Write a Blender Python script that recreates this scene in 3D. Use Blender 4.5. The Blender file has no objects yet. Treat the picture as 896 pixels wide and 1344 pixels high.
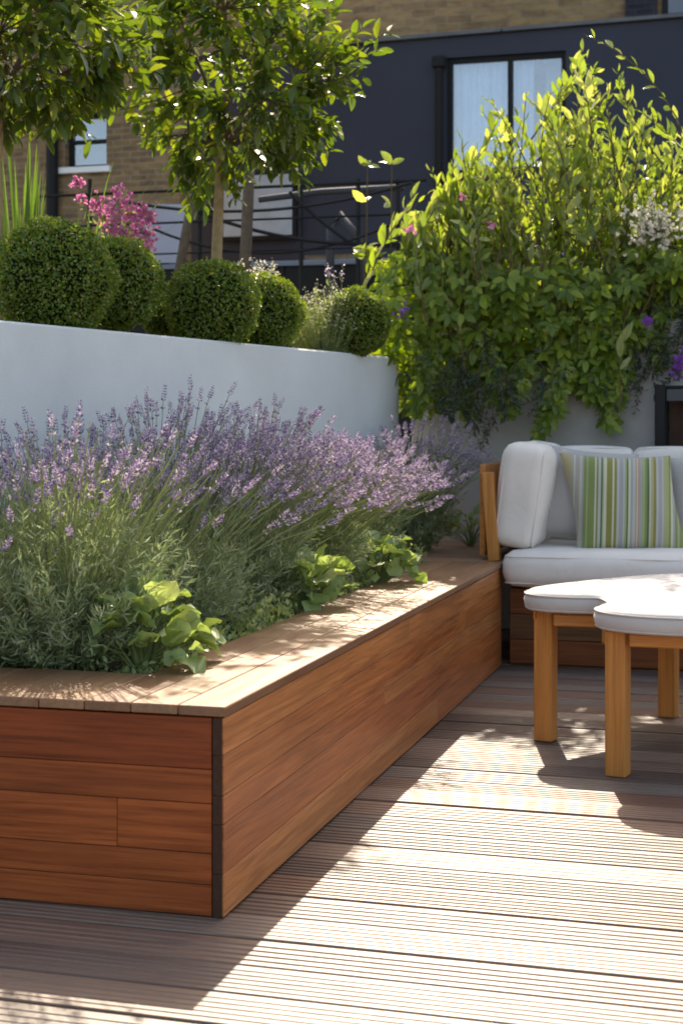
import bpy, bmesh, math, random
import numpy as np
from mathutils import Vector, Matrix

random.seed(7)
rng = np.random.default_rng(11)
S = bpy.context.scene
COL = S.collection

# ------------------------------------------------------------------ camera
CAM_H = 1.05
F_PX, PCX, HOR = 2033.0, 448.0, 558.0          # survey of the photograph (896 x 1344)
YAW = math.radians(15.27)
FW = np.array([-math.sin(YAW), math.cos(YAW), 0.0])
RT = np.array([math.cos(YAW), math.sin(YAW), 0.0])


def at(px, py, d):
    """point seen at (px, py) at d metres of depth"""
    p = FW * d + RT * ((px - PCX) / F_PX * d)
    return np.array([p[0], p[1], CAM_H - (py - HOR) / F_PX * d])


def at_y(px, py, Y):
    t = (px - PCX) / F_PX
    return at(px, py, Y / (FW[1] + RT[1] * t))


cam_d = bpy.data.cameras.new('camera')
cam = bpy.data.objects.new('camera', cam_d)
COL.objects.link(cam)
cam.location = (0, 0, CAM_H)
cam.rotation_euler = (math.pi / 2, 0, YAW)
cam_d.sensor_fit = 'VERTICAL'
cam_d.sensor_height = 36
cam_d.sensor_width = 24
cam_d.lens = F_PX / 1344 * 36
cam_d.shift_y = -(672 - HOR) / 1344
cam_d.clip_end = 500
cam_d.dof.use_dof = True
cam_d.dof.focus_distance = 4.5
cam_d.dof.aperture_fstop = 6.3
S.camera = cam

# ------------------------------------------------------------------ light
W = bpy.data.worlds.new('World')
S.world = W
W.use_nodes = True
wn = W.node_tree
bg = wn.nodes['Background']
sky = wn.nodes.new('ShaderNodeTexSky')
sky.sky_type = 'NISHITA'
sky.sun_disc = False
SUNV = Vector((-0.25, 1.09, 1.0)).normalized()    # towards the sun
sky.sun_elevation = math.asin(SUNV.z)
sky.sun_rotation = math.atan2(SUNV.x, SUNV.y)
wn.links.new(sky.outputs[0], bg.inputs[0])
bg.inputs[1].default_value = 0.15
sky.dust_density = 3.0
sd = bpy.data.lights.new('sun', 'SUN')
sd.energy = 3.5
sd.angle = math.radians(0.53)
sd.color = (1.0, 0.97, 0.92)
sun = bpy.data.objects.new('sun', sd)
COL.objects.link(sun)
sun.rotation_euler = SUNV.to_track_quat('Z', 'Y').to_euler()
sun.location = (-2, 12, 12)

S.view_settings.view_transform = 'Standard'
S.view_settings.look = 'None'
S.view_settings.exposure = 1.45
S.view_settings.use_white_balance = True      # camera balanced for the open shade
S.view_settings.white_balance_temperature = 8000
S.view_settings.white_balance_tint = 10
S.view_settings.gamma = 1.0
S.view_settings.use_curve_mapping = False
S.cycles.use_denoising = True
S.cycles.filter_width = 1.75
S.cycles.max_bounces = 10
S.cycles.transparent_max_bounces = 8
S.cycles.transmission_bounces = 6
S.cycles.diffuse_bounces = 6
S.cycles.sample_clamp_indirect = 6.0


# ------------------------------------------------------------------ geometry collectors
class Bag:
    """collects verts/faces (all faces of one call have the same size) for one mesh"""

    def __init__(self):
        self.v, self.f, self.n = [], [], 0
        self.mi, self.m = 0, []

    def add(self, verts, faces):
        verts = np.asarray(verts, dtype=np.float64).reshape(-1, 3)
        if isinstance(faces, np.ndarray):
            self.f.append(faces + self.n)
            self.m.append(np.full(len(faces), self.mi))
        else:
            by = {}
            for q in faces:
                by.setdefault(len(q), []).append(q)
            for k in by:
                self.f.append(np.array(by[k], dtype=np.int64) + self.n)
                self.m.append(np.full(len(by[k]), self.mi))
        self.v.append(verts)
        self.n += len(verts)

    def build(self, name, mat, parent=None, smooth=False, origin=None, kind=None):
        V = np.concatenate(self.v)
        org = np.array(parent.location if parent is not None else (origin if origin is not None else (0, 0, 0)), dtype=float)
        if parent is not None and parent.parent is not None:
            org = org + np.array(parent.parent.location)
        V = V - org
        me = bpy.data.meshes.new(name)
        me.vertices.add(len(V))
        me.vertices.foreach_set('co', V.astype(np.float32).ravel())
        loops = np.concatenate([a.ravel() for a in self.f])
        sizes = np.concatenate([np.full(len(a), a.shape[1]) for a in self.f])
        starts = np.concatenate([[0], np.cumsum(sizes)[:-1]])
        me.loops.add(len(loops))
        me.loops.foreach_set('vertex_index', loops.astype(np.int32))
        me.polygons.add(len(sizes))
        me.polygons.foreach_set('loop_start', starts.astype(np.int32))
        me.polygons.foreach_set('loop_total', sizes.astype(np.int32))
        me.update(calc_edges=True)
        me.polygons.foreach_set('use_smooth', np.full(len(sizes), smooth))
        for q in (mat if isinstance(mat, list) else [mat]):
            me.materials.append(q)
        me.polygons.foreach_set('material_index', np.concatenate(self.m).astype(np.int32))
        me.validate()
        o = bpy.data.objects.new(name, me)
        COL.objects.link(o)
        if parent is not None:
            o.parent = parent
        else:
            o.location = org
        if kind:
            o['kind'] = kind
        return o

    def box(self, lo, hi, ch=0.0, rz=0.0, piv=None):
        lo, hi = np.array(lo, float), np.array(hi, float)
        c, s = (lo + hi) / 2, hi - lo
        bm = bmesh.new()
        bmesh.ops.create_cube(bm, size=1.0)
        for v in bm.verts:
            v.co = Vector((v.co.x * s[0], v.co.y * s[1], v.co.z * s[2]))
        if ch > 0:
            bmesh.ops.bevel(bm, geom=list(bm.edges), offset=ch, segments=1, affect='EDGES', profile=0.5)
        bm.verts.index_update()
        vs = np.array([v.co[:] for v in bm.verts]) + c
        fs = [[v.index for v in f.verts] for f in bm.faces]
        bm.free()
        if rz:
            pv = c if piv is None else np.array(piv, float)
            R = np.array([[math.cos(rz), -math.sin(rz), 0], [math.sin(rz), math.cos(rz), 0], [0, 0, 1]])
            vs = (vs - pv) @ R.T + pv
        self.add(vs, fs)
        return self

    def beam(self, a, b, w, h, ch=0.0, roll=0.0):
        """rectangular bar from a to b"""
        a, b = Vector(a), Vector(b)
        L = (b - a).length
        bm = bmesh.new()
        bmesh.ops.create_cube(bm, size=1.0)
        for v in bm.verts:
            v.co = Vector((v.co.x * w, v.co.y * h, v.co.z * L))
        if ch > 0:
            bmesh.ops.bevel(bm, geom=list(bm.edges), offset=ch, segments=1, affect='EDGES', profile=0.5)
        M = Matrix.Translation((a + b) / 2) @ (b - a).to_track_quat('Z', 'Y').to_matrix().to_4x4() @ Matrix.Rotation(roll, 4, 'Z')
        bm.verts.index_update()
        vs = [(M @ v.co)[:] for v in bm.verts]
        fs = [[v.index for v in f.verts] for f in bm.faces]
        bm.free()
        self.add(vs, fs)
        return self

    def tube(self, pts, rad, sides=6):
        pts = np.asarray(pts, float)
        n = len(pts)
        rad = np.full(n, rad) if np.isscalar(rad) else np.asarray(rad, float)
        T = np.gradient(pts, axis=0)
        T /= np.linalg.norm(T, axis=1)[:, None] + 1e-9
        ref = np.array([0.0, 0, 1]) if abs(T[0, 2]) < 0.9 else np.array([1.0, 0, 0])
        A = np.cross(T, ref)
        A /= np.linalg.norm(A, axis=1)[:, None] + 1e-9
        B = np.cross(T, A)
        th = np.arange(sides) / sides * 2 * math.pi
        ring = np.cos(th)[None, :, None] * A[:, None, :] + np.sin(th)[None, :, None] * B[:, None, :]
        V = (pts[:, None, :] + ring * rad[:, None, None]).reshape(-1, 3)
        F = []
        for i in range(n - 1):
            for j in range(sides):
                k = (j + 1) % sides
                F.append((i * sides + j, i * sides + k, (i + 1) * sides + k, (i + 1) * sides + j))
        F.append(tuple(range(sides - 1, -1, -1)))
        F.append(tuple((n - 1) * sides + j for j in range(sides)))
        self.add(V, F)
        return self

    def tubes(self, P, r0, r1, sides=3):
        """many thin tubes at once: P (N, m, 3)"""
        N, m, _ = P.shape
        T = np.gradient(P, axis=1)
        T /= np.linalg.norm(T, axis=2)[..., None] + 1e-9
        A = np.cross(T, np.array([0.31, 0.87, 0.38]))
        A /= np.linalg.norm(A, axis=2)[..., None] + 1e-9
        B = np.cross(T, A)
        th = np.arange(sides) / sides * 2 * math.pi
        rr = np.linspace(r0, r1, m)[None, :, None, None]
        ring = np.cos(th)[None, None, :, None] * A[:, :, None, :] + np.sin(th)[None, None, :, None] * B[:, :, None, :]
        V = (P[:, :, None, :] + ring * rr).reshape(-1, 3)
        q = []
        for i in range(m - 1):
            for j in range(sides):
                k = (j + 1) % sides
                q.append((i * sides + j, i * sides + k, (i + 1) * sides + k, (i + 1) * sides + j))
        q = np.array(q)
        F = (q[None] + (np.arange(N) * m * sides)[:, None, None]).reshape(-1, 4)
        self.add(V, F)
        return self

    def prism(self, outline, z0, z1):
        o = np.asarray(outline, float)
        n = len(o)
        V = np.concatenate([np.c_[o, np.full(n, z0)], np.c_[o, np.full(n, z1)]])
        F = [tuple(range(n - 1, -1, -1)), tuple(range(n, 2 * n))]
        F += [(i, (i + 1) % n, n + (i + 1) % n, n + i) for i in range(n)]
        self.add(V, F)
        return self

    def scatter(self, tv, tf, pos, d, n, s):
        tv = np.asarray(tv, float)
        tf = np.asarray(tf)
        pos = np.asarray(pos, float)
        N = len(pos)
        d = d / (np.linalg.norm(d, axis=1)[:, None] + 1e-9)
        x = np.cross(d, n)
        bad = np.linalg.norm(x, axis=1) < 1e-4
        x[bad] = np.cross(d[bad], np.array([0.3, 0.5, 0.81]))
        x /= np.linalg.norm(x, axis=1)[:, None] + 1e-9
        nn = np.cross(x, d)
        s = np.asarray(s, float)
        if s.ndim == 0:
            s = np.full(N, float(s))
        if s.ndim == 1:
            s = np.stack([s, s, s], 1)
        V = pos[:, None] + (tv[None, :, 0, None] * s[:, 0, None, None]) * x[:, None] + (tv[None, :, 1, None] * s[:, 1, None, None]) * d[:, None] \
            + (tv[None, :, 2, None] * s[:, 2, None, None]) * nn[:, None]
        F = (tf[None] + (np.arange(N) * len(tv))[:, None, None]).reshape(-1, tf.shape[1])
        self.add(V.reshape(-1, 3), F)
        return self


def unit(v):
    return v / (np.linalg.norm(v, axis=-1, keepdims=True) + 1e-9)


def rand_dirs(N):
    return unit(rng.normal(size=(N, 3)))


def tag(o, label, cat, group=None):
    o['label'] = label
    o['category'] = cat
    if group:
        o['group'] = group
    return o


def thing(name, loc, label, cat, group=None):
    o = bpy.data.objects.new(name, None)
    COL.objects.link(o)
    o.empty_display_size = 0.1
    o.location = tuple(float(c) for c in loc)
    return tag(o, label, cat, group)


# leaf templates: x = half width, y = length, z = lift; all quads or all tris
def leaf_template(profile, fold=0.18, droop=0.12):
    """profile: list of (t, halfwidth) without the ends; returns verts and tris"""
    v = [(0, 0, 0)]
    for t, w in profile:
        z = -droop * t * t
        v += [(-w, t, z + fold * w), (0, t, z), (w, t, z + fold * w)]
    v.append((0, 1, -droop))
    f = [(0, 2, 1), (0, 3, 2)]
    m = len(profile)
    for i in range(m - 1):
        a, b = 1 + 3 * i, 4 + 3 * i
        f += [(a, a + 1, b + 1), (a, b + 1, b), (a + 1, a + 2, b + 2), (a + 1, b + 2, b + 1)]
    a = 1 + 3 * (m - 1)
    e = len(v) - 1
    f += [(a, a + 1, e), (a + 1, a + 2, e)]
    return np.array(v, float), np.array(f)


LANCE = leaf_template([(0.2, 0.1), (0.5, 0.16), (0.8, 0.1)], 0.5, 0.14)
OVAL = leaf_template([(0.18, 0.17), (0.45, 0.27), (0.75, 0.2), (0.92, 0.09)], 0.35, 0.16)
BROAD = leaf_template([(0.12, 0.2), (0.3, 0.36), (0.52, 0.42), (0.75, 0.33), (0.92, 0.15)], 0.3, 0.3)
DIAMOND = (np.array([(0, 0, 0), (-0.34, 0.5, 0.1), (0.34, 0.5, 0.1), (0, 1, -0.02)], float), np.array([(0, 3, 1), (0, 2, 3)]))
NEEDLE = (np.array([(0, 0, 0), (-0.055, 0.45, 0.02), (0.055, 0.45, 0.02), (0, 1, -0.14)], float), np.array([(0, 2, 1), (1, 2, 3)]))
_o = np.array([(1, 0, 0), (-1, 0, 0), (0, 1, 0), (0, -1, 0), (0, 0, 1), (0, 0, -1)], float) * 0.5
BUD = (_o, np.array([(0, 2, 4), (2, 1, 4), (1, 3, 4), (3, 0, 4), (2, 0, 5), (1, 2, 5), (3, 1, 5), (0, 3, 5)]))


# ------------------------------------------------------------------ materials
class NT:
    def __init__(self, name):
        self.m = bpy.data.materials.new(name)
        self.m.use_nodes = True
        self.t = self.m.node_tree
        self.bsdf = self.t.nodes['Principled BSDF']
        self.out = self.t.nodes['Material Output']

    def n(self, typ, **kw):
        nd = self.t.nodes.new(typ)
        for k, v in kw.items():
            if k.startswith('in_'):
                key = k[3:]
                key = int(key) if key.isdigit() else key.replace('_', ' ')
                nd.inputs[key].default_value = v
            else:
                setattr(nd, k, v)
        return nd

    def l(self, a, b):
        self.t.links.new(a, b)

    def ramp(self, fac, stops, interp='LINEAR'):
        r = self.n('ShaderNodeValToRGB')
        cr = r.color_ramp
        cr.interpolation = interp
        while len(cr.elements) < len(stops):
            cr.elements.new(0.5)
        for e, (p, c) in zip(cr.elements, stops):
            e.position = p
            e.color = (c[0], c[1], c[2], 1.0)
        self.l(fac, r.inputs[0])
        return r.outputs[0]

    def mix(self, fac, a, b, blend='MIX'):
        nd = self.n('ShaderNodeMix', data_type='RGBA', blend_type=blend)
        for s, val in ((nd.inputs[0], fac), (nd.inputs[6], a), (nd.inputs[7], b)):
            if isinstance(val, (float, int)):
                s.default_value = val
            elif isinstance(val, (tuple, list)):
                s.default_value = (val[0], val[1], val[2], 1.0)
            else:
                self.l(val, s)
        return nd.outputs[2]

    def math(self, op, a, b=None):
        nd = self.n('ShaderNodeMath', operation=op)
        for s, val in zip(nd.inputs, (a, b)):
            if val is None:
                continue
            if isinstance(val, (float, int)):
                s.default_value = val
            else:
                self.l(val, s)
        return nd.outputs[0]

    def noise(self, vec, scale, detail=4.0, rough=0.55, dist=0.0):
        nd = self.n('ShaderNodeTexNoise')
        nd.inputs['Scale'].default_value = scale
        nd.inputs['Detail'].default_value = detail
        nd.inputs['Roughness'].default_value = rough
        nd.inputs['Distortion'].default_value = dist
        if vec is not None:
            self.l(vec, nd.inputs['Vector'])
        return nd.outputs[0]

    def bump(self, h, strength, dist=0.01):
        nd = self.n('ShaderNodeBump')
        nd.inputs['Strength'].default_value = strength
        nd.inputs['Distance'].default_value = dist
        self.l(h, nd.inputs['Height'])
        self.l(nd.outputs[0], self.bsdf.inputs['Normal'])
        return nd

    def coords(self):
        return self.n('ShaderNodeTexCoord').outputs['Object']

    def scaled(self, vec, s, rand=None):
        if rand is not None:
            c = self.n('ShaderNodeCombineXYZ')
            self.l(self.math('MULTIPLY', rand, 37.0), c.inputs[0])
            self.l(self.math('MULTIPLY', rand, 91.0), c.inputs[1])
            self.l(self.math('MULTIPLY', rand, 53.0), c.inputs[2])
            a = self.n('ShaderNodeVectorMath', operation='ADD')
            self.l(vec, a.inputs[0])
            self.l(c.outputs[0], a.inputs[1])
            vec = a.outputs[0]
        m = self.n('ShaderNodeVectorMath', operation='MULTIPLY')
        self.l(vec, m.inputs[0])
        m.inputs[1].default_value = s
        return m.outputs[0]

    def island(self):
        return self.n('ShaderNodeNewGeometry').outputs['Random Per Island']

    def set(self, rough=0.5, spec=0.5, metal=0.0):
        self.bsdf.inputs['Roughness'].default_value = rough
        self.bsdf.inputs['Specular IOR Level'].default_value = spec
        self.bsdf.inputs['Metallic'].default_value = metal
        return self


def wood(name, axis, tones, rough=0.42, grain=1.0, spec=0.5, dark=(0.05, 0.018, 0.008), bumps=0.25, weather=None, fig=1.0):
    """planks along axis 'x','y','z'; tones = board colours picked per board"""
    m = NT(name).set(rough, spec)
    rnd = m.island()
    lo = 0.55
    hi = 17.0
    sc = {'x': (lo, hi, hi), 'y': (hi, lo, hi), 'z': (hi, hi, lo)}[axis]
    v = m.scaled(m.coords(), sc, rnd)
    n1 = m.noise(v, 1.0, 4, 0.5, 0.6)
    rings = m.math('PINGPONG', m.math('MULTIPLY', n1, 7.0 * fig), 0.5)
    sf = {'x': (6, 190, 190), 'y': (190, 6, 190), 'z': (190, 190, 6)}[axis]
    fine = m.noise(m.scaled(m.coords(), sf, rnd), 1.0, 4, 0.65)
    mid = m.noise(m.scaled(m.coords(), tuple(c * 4 for c in sc), rnd), 1.0, 5, 0.6, 0.3)
    st_ = m.noise(m.scaled(m.coords(), tuple(1.6 if q == lo else 62.0 for q in sc), rnd), 1.0, 3, 0.6)
    k = len(tones)
    base = m.ramp(rnd, [((i + 0.001) / k, c) for i, c in enumerate(tones)], 'CONSTANT')
    g = m.math('ADD', m.math('MULTIPLY', rings, 0.6), m.math('MULTIPLY', mid, 0.5))
    gcol = m.ramp(g, [(0.18, (0.66, 0.6, 0.56)), (0.42, (0.95, 0.94, 0.93)), (0.62, (1.06, 1.06, 1.06)), (0.82, (1.24, 1.27, 1.3))])
    c = m.mix(0.85 * grain, base, gcol, 'MULTIPLY')
    fcol = m.ramp(fine, [(0.3, (0.6, 0.55, 0.52)), (0.5, (1, 1, 1)), (0.75, (1.18, 1.18, 1.18))])
    c = m.mix(0.7 * grain, c, fcol, 'MULTIPLY')
    c = m.mix(0.75 * grain, c, m.ramp(st_, [(0.3, (0.62, 0.54, 0.5)), (0.46, (0.98, 0.97, 0.96)), (0.6, (1.05, 1.05, 1.05)), (0.78, (1.2, 1.22, 1.25))]), 'MULTIPLY')
    blot = m.noise(m.scaled(m.coords(), tuple(1.1 if q == lo else 5.0 for q in sc), rnd), 1.0, 4, 0.55, 0.4)
    c = m.mix(0.55, c, m.ramp(blot, [(0.3, (0.62, 0.6, 0.58)), (0.7, (1.25, 1.22, 1.2))]), 'MULTIPLY')
    if weather:
        wmask = m.ramp(m.noise(m.coords(), 1.3, 6, 0.65), [(0.38, (0, 0, 0)), (0.62, (1, 1, 1))])
        c = m.mix(m.math('MULTIPLY', wmask, weather[1]), c, weather[0])
    m.l(c, m.bsdf.inputs['Base Color'])
    rr = m.n('ShaderNodeMapRange')
    rr.inputs['To Min'].default_value = max(0.05, rough - 0.1)
    rr.inputs['To Max'].default_value = min(1, rough + 0.14)
    m.l(mid, rr.inputs[0])
    m.l(rr.outputs[0], m.bsdf.inputs['Roughness'])
    m.bump(m.math('ADD', fine, m.math('MULTIPLY', mid, 0.6)), bumps, 0.0015)
    return m.m


def leaf(name, cols, trans=0.4, tint=(1.5, 1.6, 0.5), rough=0.42, spec=0.4, vein=0.0):
    m = NT(name).set(rough, spec)
    rnd = m.island()
    k = len(cols)
    c = m.ramp(rnd, [(i / max(1, k - 1), q) for i, q in enumerate(cols)])
    nz = m.noise(m.coords(), 60.0, 2)
    c = m.mix(0.35, c, m.ramp(nz, [(0.3, (0.7, 0.7, 0.7)), (0.7, (1.25, 1.25, 1.2))]), 'MULTIPLY')
    m.l(c, m.bsdf.inputs['Base Color'])
    tr = m.n('ShaderNodeBsdfTranslucent')
    m.l(m.mix(1.0, c, tint, 'MULTIPLY'), tr.inputs[0])
    mx = m.n('ShaderNodeMixShader')
    mx.inputs[0].default_value = trans
    m.l(m.bsdf.outputs[0], mx.inputs[1])
    m.l(tr.outputs[0], mx.inputs[2])
    m.l(mx.outputs[0], m.out.inputs[0])
    return m.m


def plain(name, col, rough=0.5, spec=0.5, nscale=6.0, namt=0.25, bumps=0.0, bscale=80.0, metal=0.0):
    m = NT(name).set(rough, spec, metal)
    n = m.noise(m.coords(), nscale, 6, 0.6)
    c = m.mix(namt, col, m.ramp(n, [(0.3, tuple(q * 0.45 for q in col)), (0.7, tuple(min(1, q * 1.45) for q in col))]))
    m.l(c, m.bsdf.inputs['Base Color'])
    if bumps:
        m.bump(m.noise(m.coords(), bscale, 5, 0.6), bumps, 0.004)
    return m.m


def fabric(name, col, scale=900.0, bumps=0.12):
    m = NT(name).set(0.9, 0.15)
    m.bsdf.inputs['Sheen Weight'].default_value = 0.25
    m.bsdf.inputs['Sheen Roughness'].default_value = 0.5
    co = m.coords()
    w1 = m.noise(m.scaled(co, (1, 1, 1)), scale, 2, 0.5)
    n = m.noise(co, 5.0, 4, 0.6)
    c = m.mix(0.25, col, m.ramp(n, [(0.3, tuple(q * 0.8 for q in col)), (0.7, tuple(min(1, q * 1.12) for q in col))]))
    c = m.mix(0.2, c, m.ramp(w1, [(0.3, tuple(q * 0.6 for q in col)), (0.7, tuple(min(1, q * 1.3) for q in col))]))
    m.l(c, m.bsdf.inputs['Base Color'])
    wr = m.noise(m.scaled(co, (1, 1, 1)), 6.0, 4, 0.5, 1.6)
    m.bump(m.math('ADD', m.math('MULTIPLY', w1, 0.15), m.math('MULTIPLY', wr, 1.6)), bumps * 3.4, 0.010)
    return m.m


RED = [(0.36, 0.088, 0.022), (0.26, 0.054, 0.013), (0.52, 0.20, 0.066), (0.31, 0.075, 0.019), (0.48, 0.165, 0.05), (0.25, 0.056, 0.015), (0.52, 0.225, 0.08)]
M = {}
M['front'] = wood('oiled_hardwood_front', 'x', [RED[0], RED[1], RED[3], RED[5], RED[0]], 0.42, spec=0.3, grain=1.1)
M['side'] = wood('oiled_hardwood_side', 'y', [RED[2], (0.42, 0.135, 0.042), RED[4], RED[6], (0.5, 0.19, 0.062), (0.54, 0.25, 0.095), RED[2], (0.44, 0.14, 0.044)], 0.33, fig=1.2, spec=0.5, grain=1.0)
M['top'] = wood('oiled_hardwood_top', 'y', [(0.25, 0.115, 0.052), (0.32, 0.165, 0.08), (0.21, 0.085, 0.036), (0.28, 0.14, 0.068)], 0.36,
                weather=((0.27, 0.17, 0.105), 0.35))
M['topx'] = wood('oiled_hardwood_cross', 'x', [(0.32, 0.17, 0.1), (0.36, 0.21, 0.13), (0.28, 0.14, 0.08)], 0.45, weather=((0.36, 0.27, 0.2), 0.4))
M['end'] = plain('dark_end_grain', (0.05, 0.022, 0.013), 0.7, 0.3, 90, 0.5)
M['deck'] = wood('weathered_deck', 'x', [(0.14, 0.082, 0.056), (0.2, 0.132, 0.096), (0.088, 0.05, 0.036), (0.23, 0.16, 0.12), (0.17, 0.076, 0.042), (0.17, 0.13, 0.105), (0.105, 0.07, 0.056), (0.2, 0.11, 0.072)],
                 0.44, 0.9, 0.55, weather=((0.2, 0.155, 0.125), 0.28), bumps=0.5)
M['teak'] = wood('golden_teak', 'z', [(0.62, 0.27, 0.07), (0.56, 0.235, 0.06), (0.66, 0.31, 0.085)], 0.45, fig=0.6, grain=0.7, spec=0.3)
M['teakx'] = wood('golden_teak_rail', 'x', [(0.62, 0.27, 0.07), (0.56, 0.235, 0.06), (0.66, 0.31, 0.085)], 0.45, fig=0.6, grain=0.7, spec=0.3)
M['teaky'] = wood('golden_teak_long', 'y', [(0.62, 0.27, 0.07), (0.56, 0.235, 0.06)], 0.45, fig=0.6, grain=0.7, spec=0.3)
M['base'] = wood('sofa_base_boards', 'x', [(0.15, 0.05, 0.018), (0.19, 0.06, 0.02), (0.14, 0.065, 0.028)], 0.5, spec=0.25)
M['render'] = plain('smooth_grey_render', (0.62, 0.65, 0.665), 0.75, 0.3, 1.6, 0.18, 0.35, 130)
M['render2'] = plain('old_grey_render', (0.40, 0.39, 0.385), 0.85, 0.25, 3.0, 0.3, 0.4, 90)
M['soil'] = plain('dark_soil', (0.06, 0.043, 0.03), 0.95, 0.2, 30, 0.7, 1.0, 60)
M['ground'] = plain('bare_ground', (0.16, 0.145, 0.13), 0.9, 0.2, 1.5, 0.5, 0.5, 30)
M['fab'] = fabric('pale_grey_fabric', (0.78, 0.715, 0.66))
M['fab2'] = fabric('grey_scatter_fabric', (0.43, 0.405, 0.39))
M['fabw'] = fabric('off_white_fabric', (0.53, 0.495, 0.465))
M['black'] = plain('black_paint', (0.008, 0.008, 0.009), 0.6, 0.25, 20, 0.2)
M['navy'] = plain('navy_painted_render', (0.024, 0.030, 0.050), 0.6, 0.35, 0.7, 0.35, 0.2, 12)
M['lead'] = plain('lead_flashing', (0.10, 0.104, 0.115), 0.5, 0.5, 3, 0.4, 0.3, 8, 0.3)
M['white'] = plain('white_paint', (0.75, 0.75, 0.74), 0.5, 0.5, 8, 0.1)
M['curtain'] = plain('white_curtain', (0.78, 0.82, 0.88), 0.9, 0.1, 4, 0.12)
M['post'] = plain('weathered_post', (0.10, 0.078, 0.055), 0.8, 0.2, 25, 0.5, 0.5, 60)
M['bark'] = plain('smooth_bark', (0.30, 0.22, 0.12), 0.8, 0.2, 35, 0.5, 0.6, 90)
M['twig'] = plain('brown_twig', (0.12, 0.085, 0.045), 0.8, 0.2, 40, 0.4)
M['stemg'] = plain('green_stem', (0.17, 0.21, 0.08), 0.7, 0.2, 40, 0.4)
M['slate'] = plain('blue_grey_panel', (0.13, 0.16, 0.21), 0.35, 0.5, 2, 0.3)
M['brownboard'] = plain('dark_brown_board', (0.045, 0.02, 0.012), 0.6, 0.3, 20, 0.5)

M['l_box'] = leaf('boxwood_leaf', [(0.06, 0.11, 0.018), (0.11, 0.185, 0.024), (0.085, 0.145, 0.02), (0.21, 0.29, 0.05), (0.16, 0.14, 0.04)], 0.34, (1.9, 1.8, 0.5), 0.3, 0.5)
M['l_bay'] = leaf('bay_leaf', [(0.04, 0.075, 0.02), (0.085, 0.135, 0.026), (0.06, 0.1, 0.022), (0.17, 0.2, 0.04)], 0.41, (2.3, 2.2, 0.55), 0.27, 0.55)
M['l_sun'] = leaf('yellow_green_leaf', [(0.14, 0.21, 0.04), (0.2, 0.275, 0.05), (0.12, 0.185, 0.045), (0.36, 0.4, 0.16), (0.1, 0.15, 0.05)], 0.46, (1.85, 1.75, 0.7), 0.26, 0.5)
M['l_vine'] = leaf('vine_leaf', [(0.07, 0.12, 0.02), (0.13, 0.2, 0.028), (0.10, 0.165, 0.024), (0.26, 0.33, 0.05), (0.15, 0.22, 0.03)], 0.42, (2.2, 2.1, 0.5), 0.38, 0.45)
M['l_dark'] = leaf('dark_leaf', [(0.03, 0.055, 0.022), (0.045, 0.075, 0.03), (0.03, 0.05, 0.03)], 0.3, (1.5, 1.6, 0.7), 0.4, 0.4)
M['l_grey'] = leaf('grey_green_leaf', [(0.22, 0.265, 0.15), (0.31, 0.355, 0.215), (0.22, 0.285, 0.115), (0.44, 0.48, 0.34)], 0.28, (1.3, 1.35, 0.95), 0.6, 0.2)
M['l_broad'] = leaf('fresh_green_leaf', [(0.22, 0.31, 0.1), (0.3, 0.39, 0.14), (0.28, 0.36, 0.17), (0.4, 0.47, 0.24)], 0.38, (1.4, 1.45, 0.7), 0.45, 0.4)
M['l_iris'] = leaf('sword_leaf', [(0.08, 0.15, 0.04), (0.12, 0.2, 0.05)], 0.4, (1.5, 1.5, 0.6), 0.45, 0.4)
M['l_pale'] = leaf('pale_herb_leaf', [(0.22, 0.28, 0.11), (0.3, 0.36, 0.16), (0.4, 0.45, 0.25)], 0.4, (1.4, 1.4, 0.7), 0.55, 0.3)
M['f_lav'] = leaf('lavender_flower', [(0.13, 0.085, 0.21), (0.38, 0.30, 0.45), (0.58, 0.50, 0.62), (0.19, 0.13, 0.29), (0.76, 0.72, 0.76), (0.46, 0.45, 0.40)], 0.46, (1.5, 1.43, 1.45), 0.7, 0.2)
M['s_lav'] = leaf('lavender_stem', [(0.25, 0.29, 0.13), (0.36, 0.40, 0.2)], 0.35, (1.3, 1.3, 0.7), 0.6, 0.2)
M['f_pink'] = leaf('pink_petal', [(0.6, 0.16, 0.4), (0.78, 0.42, 0.6), (0.5, 0.1, 0.34), (0.7, 0.3, 0.52)], 0.4, (1.2, 0.9, 1.1), 0.6, 0.2)
M['f_white'] = leaf('white_petal', [(0.6, 0.57, 0.45), (0.75, 0.72, 0.62), (0.66, 0.55, 0.48)], 0.4, (1, 1, 1), 0.6, 0.2)
M['f_purple'] = leaf('purple_petal', [(0.22, 0.05, 0.42), (0.3, 0.08, 0.5)], 0.4, (1.2, 1, 1.2), 0.6, 0.2)


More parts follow.
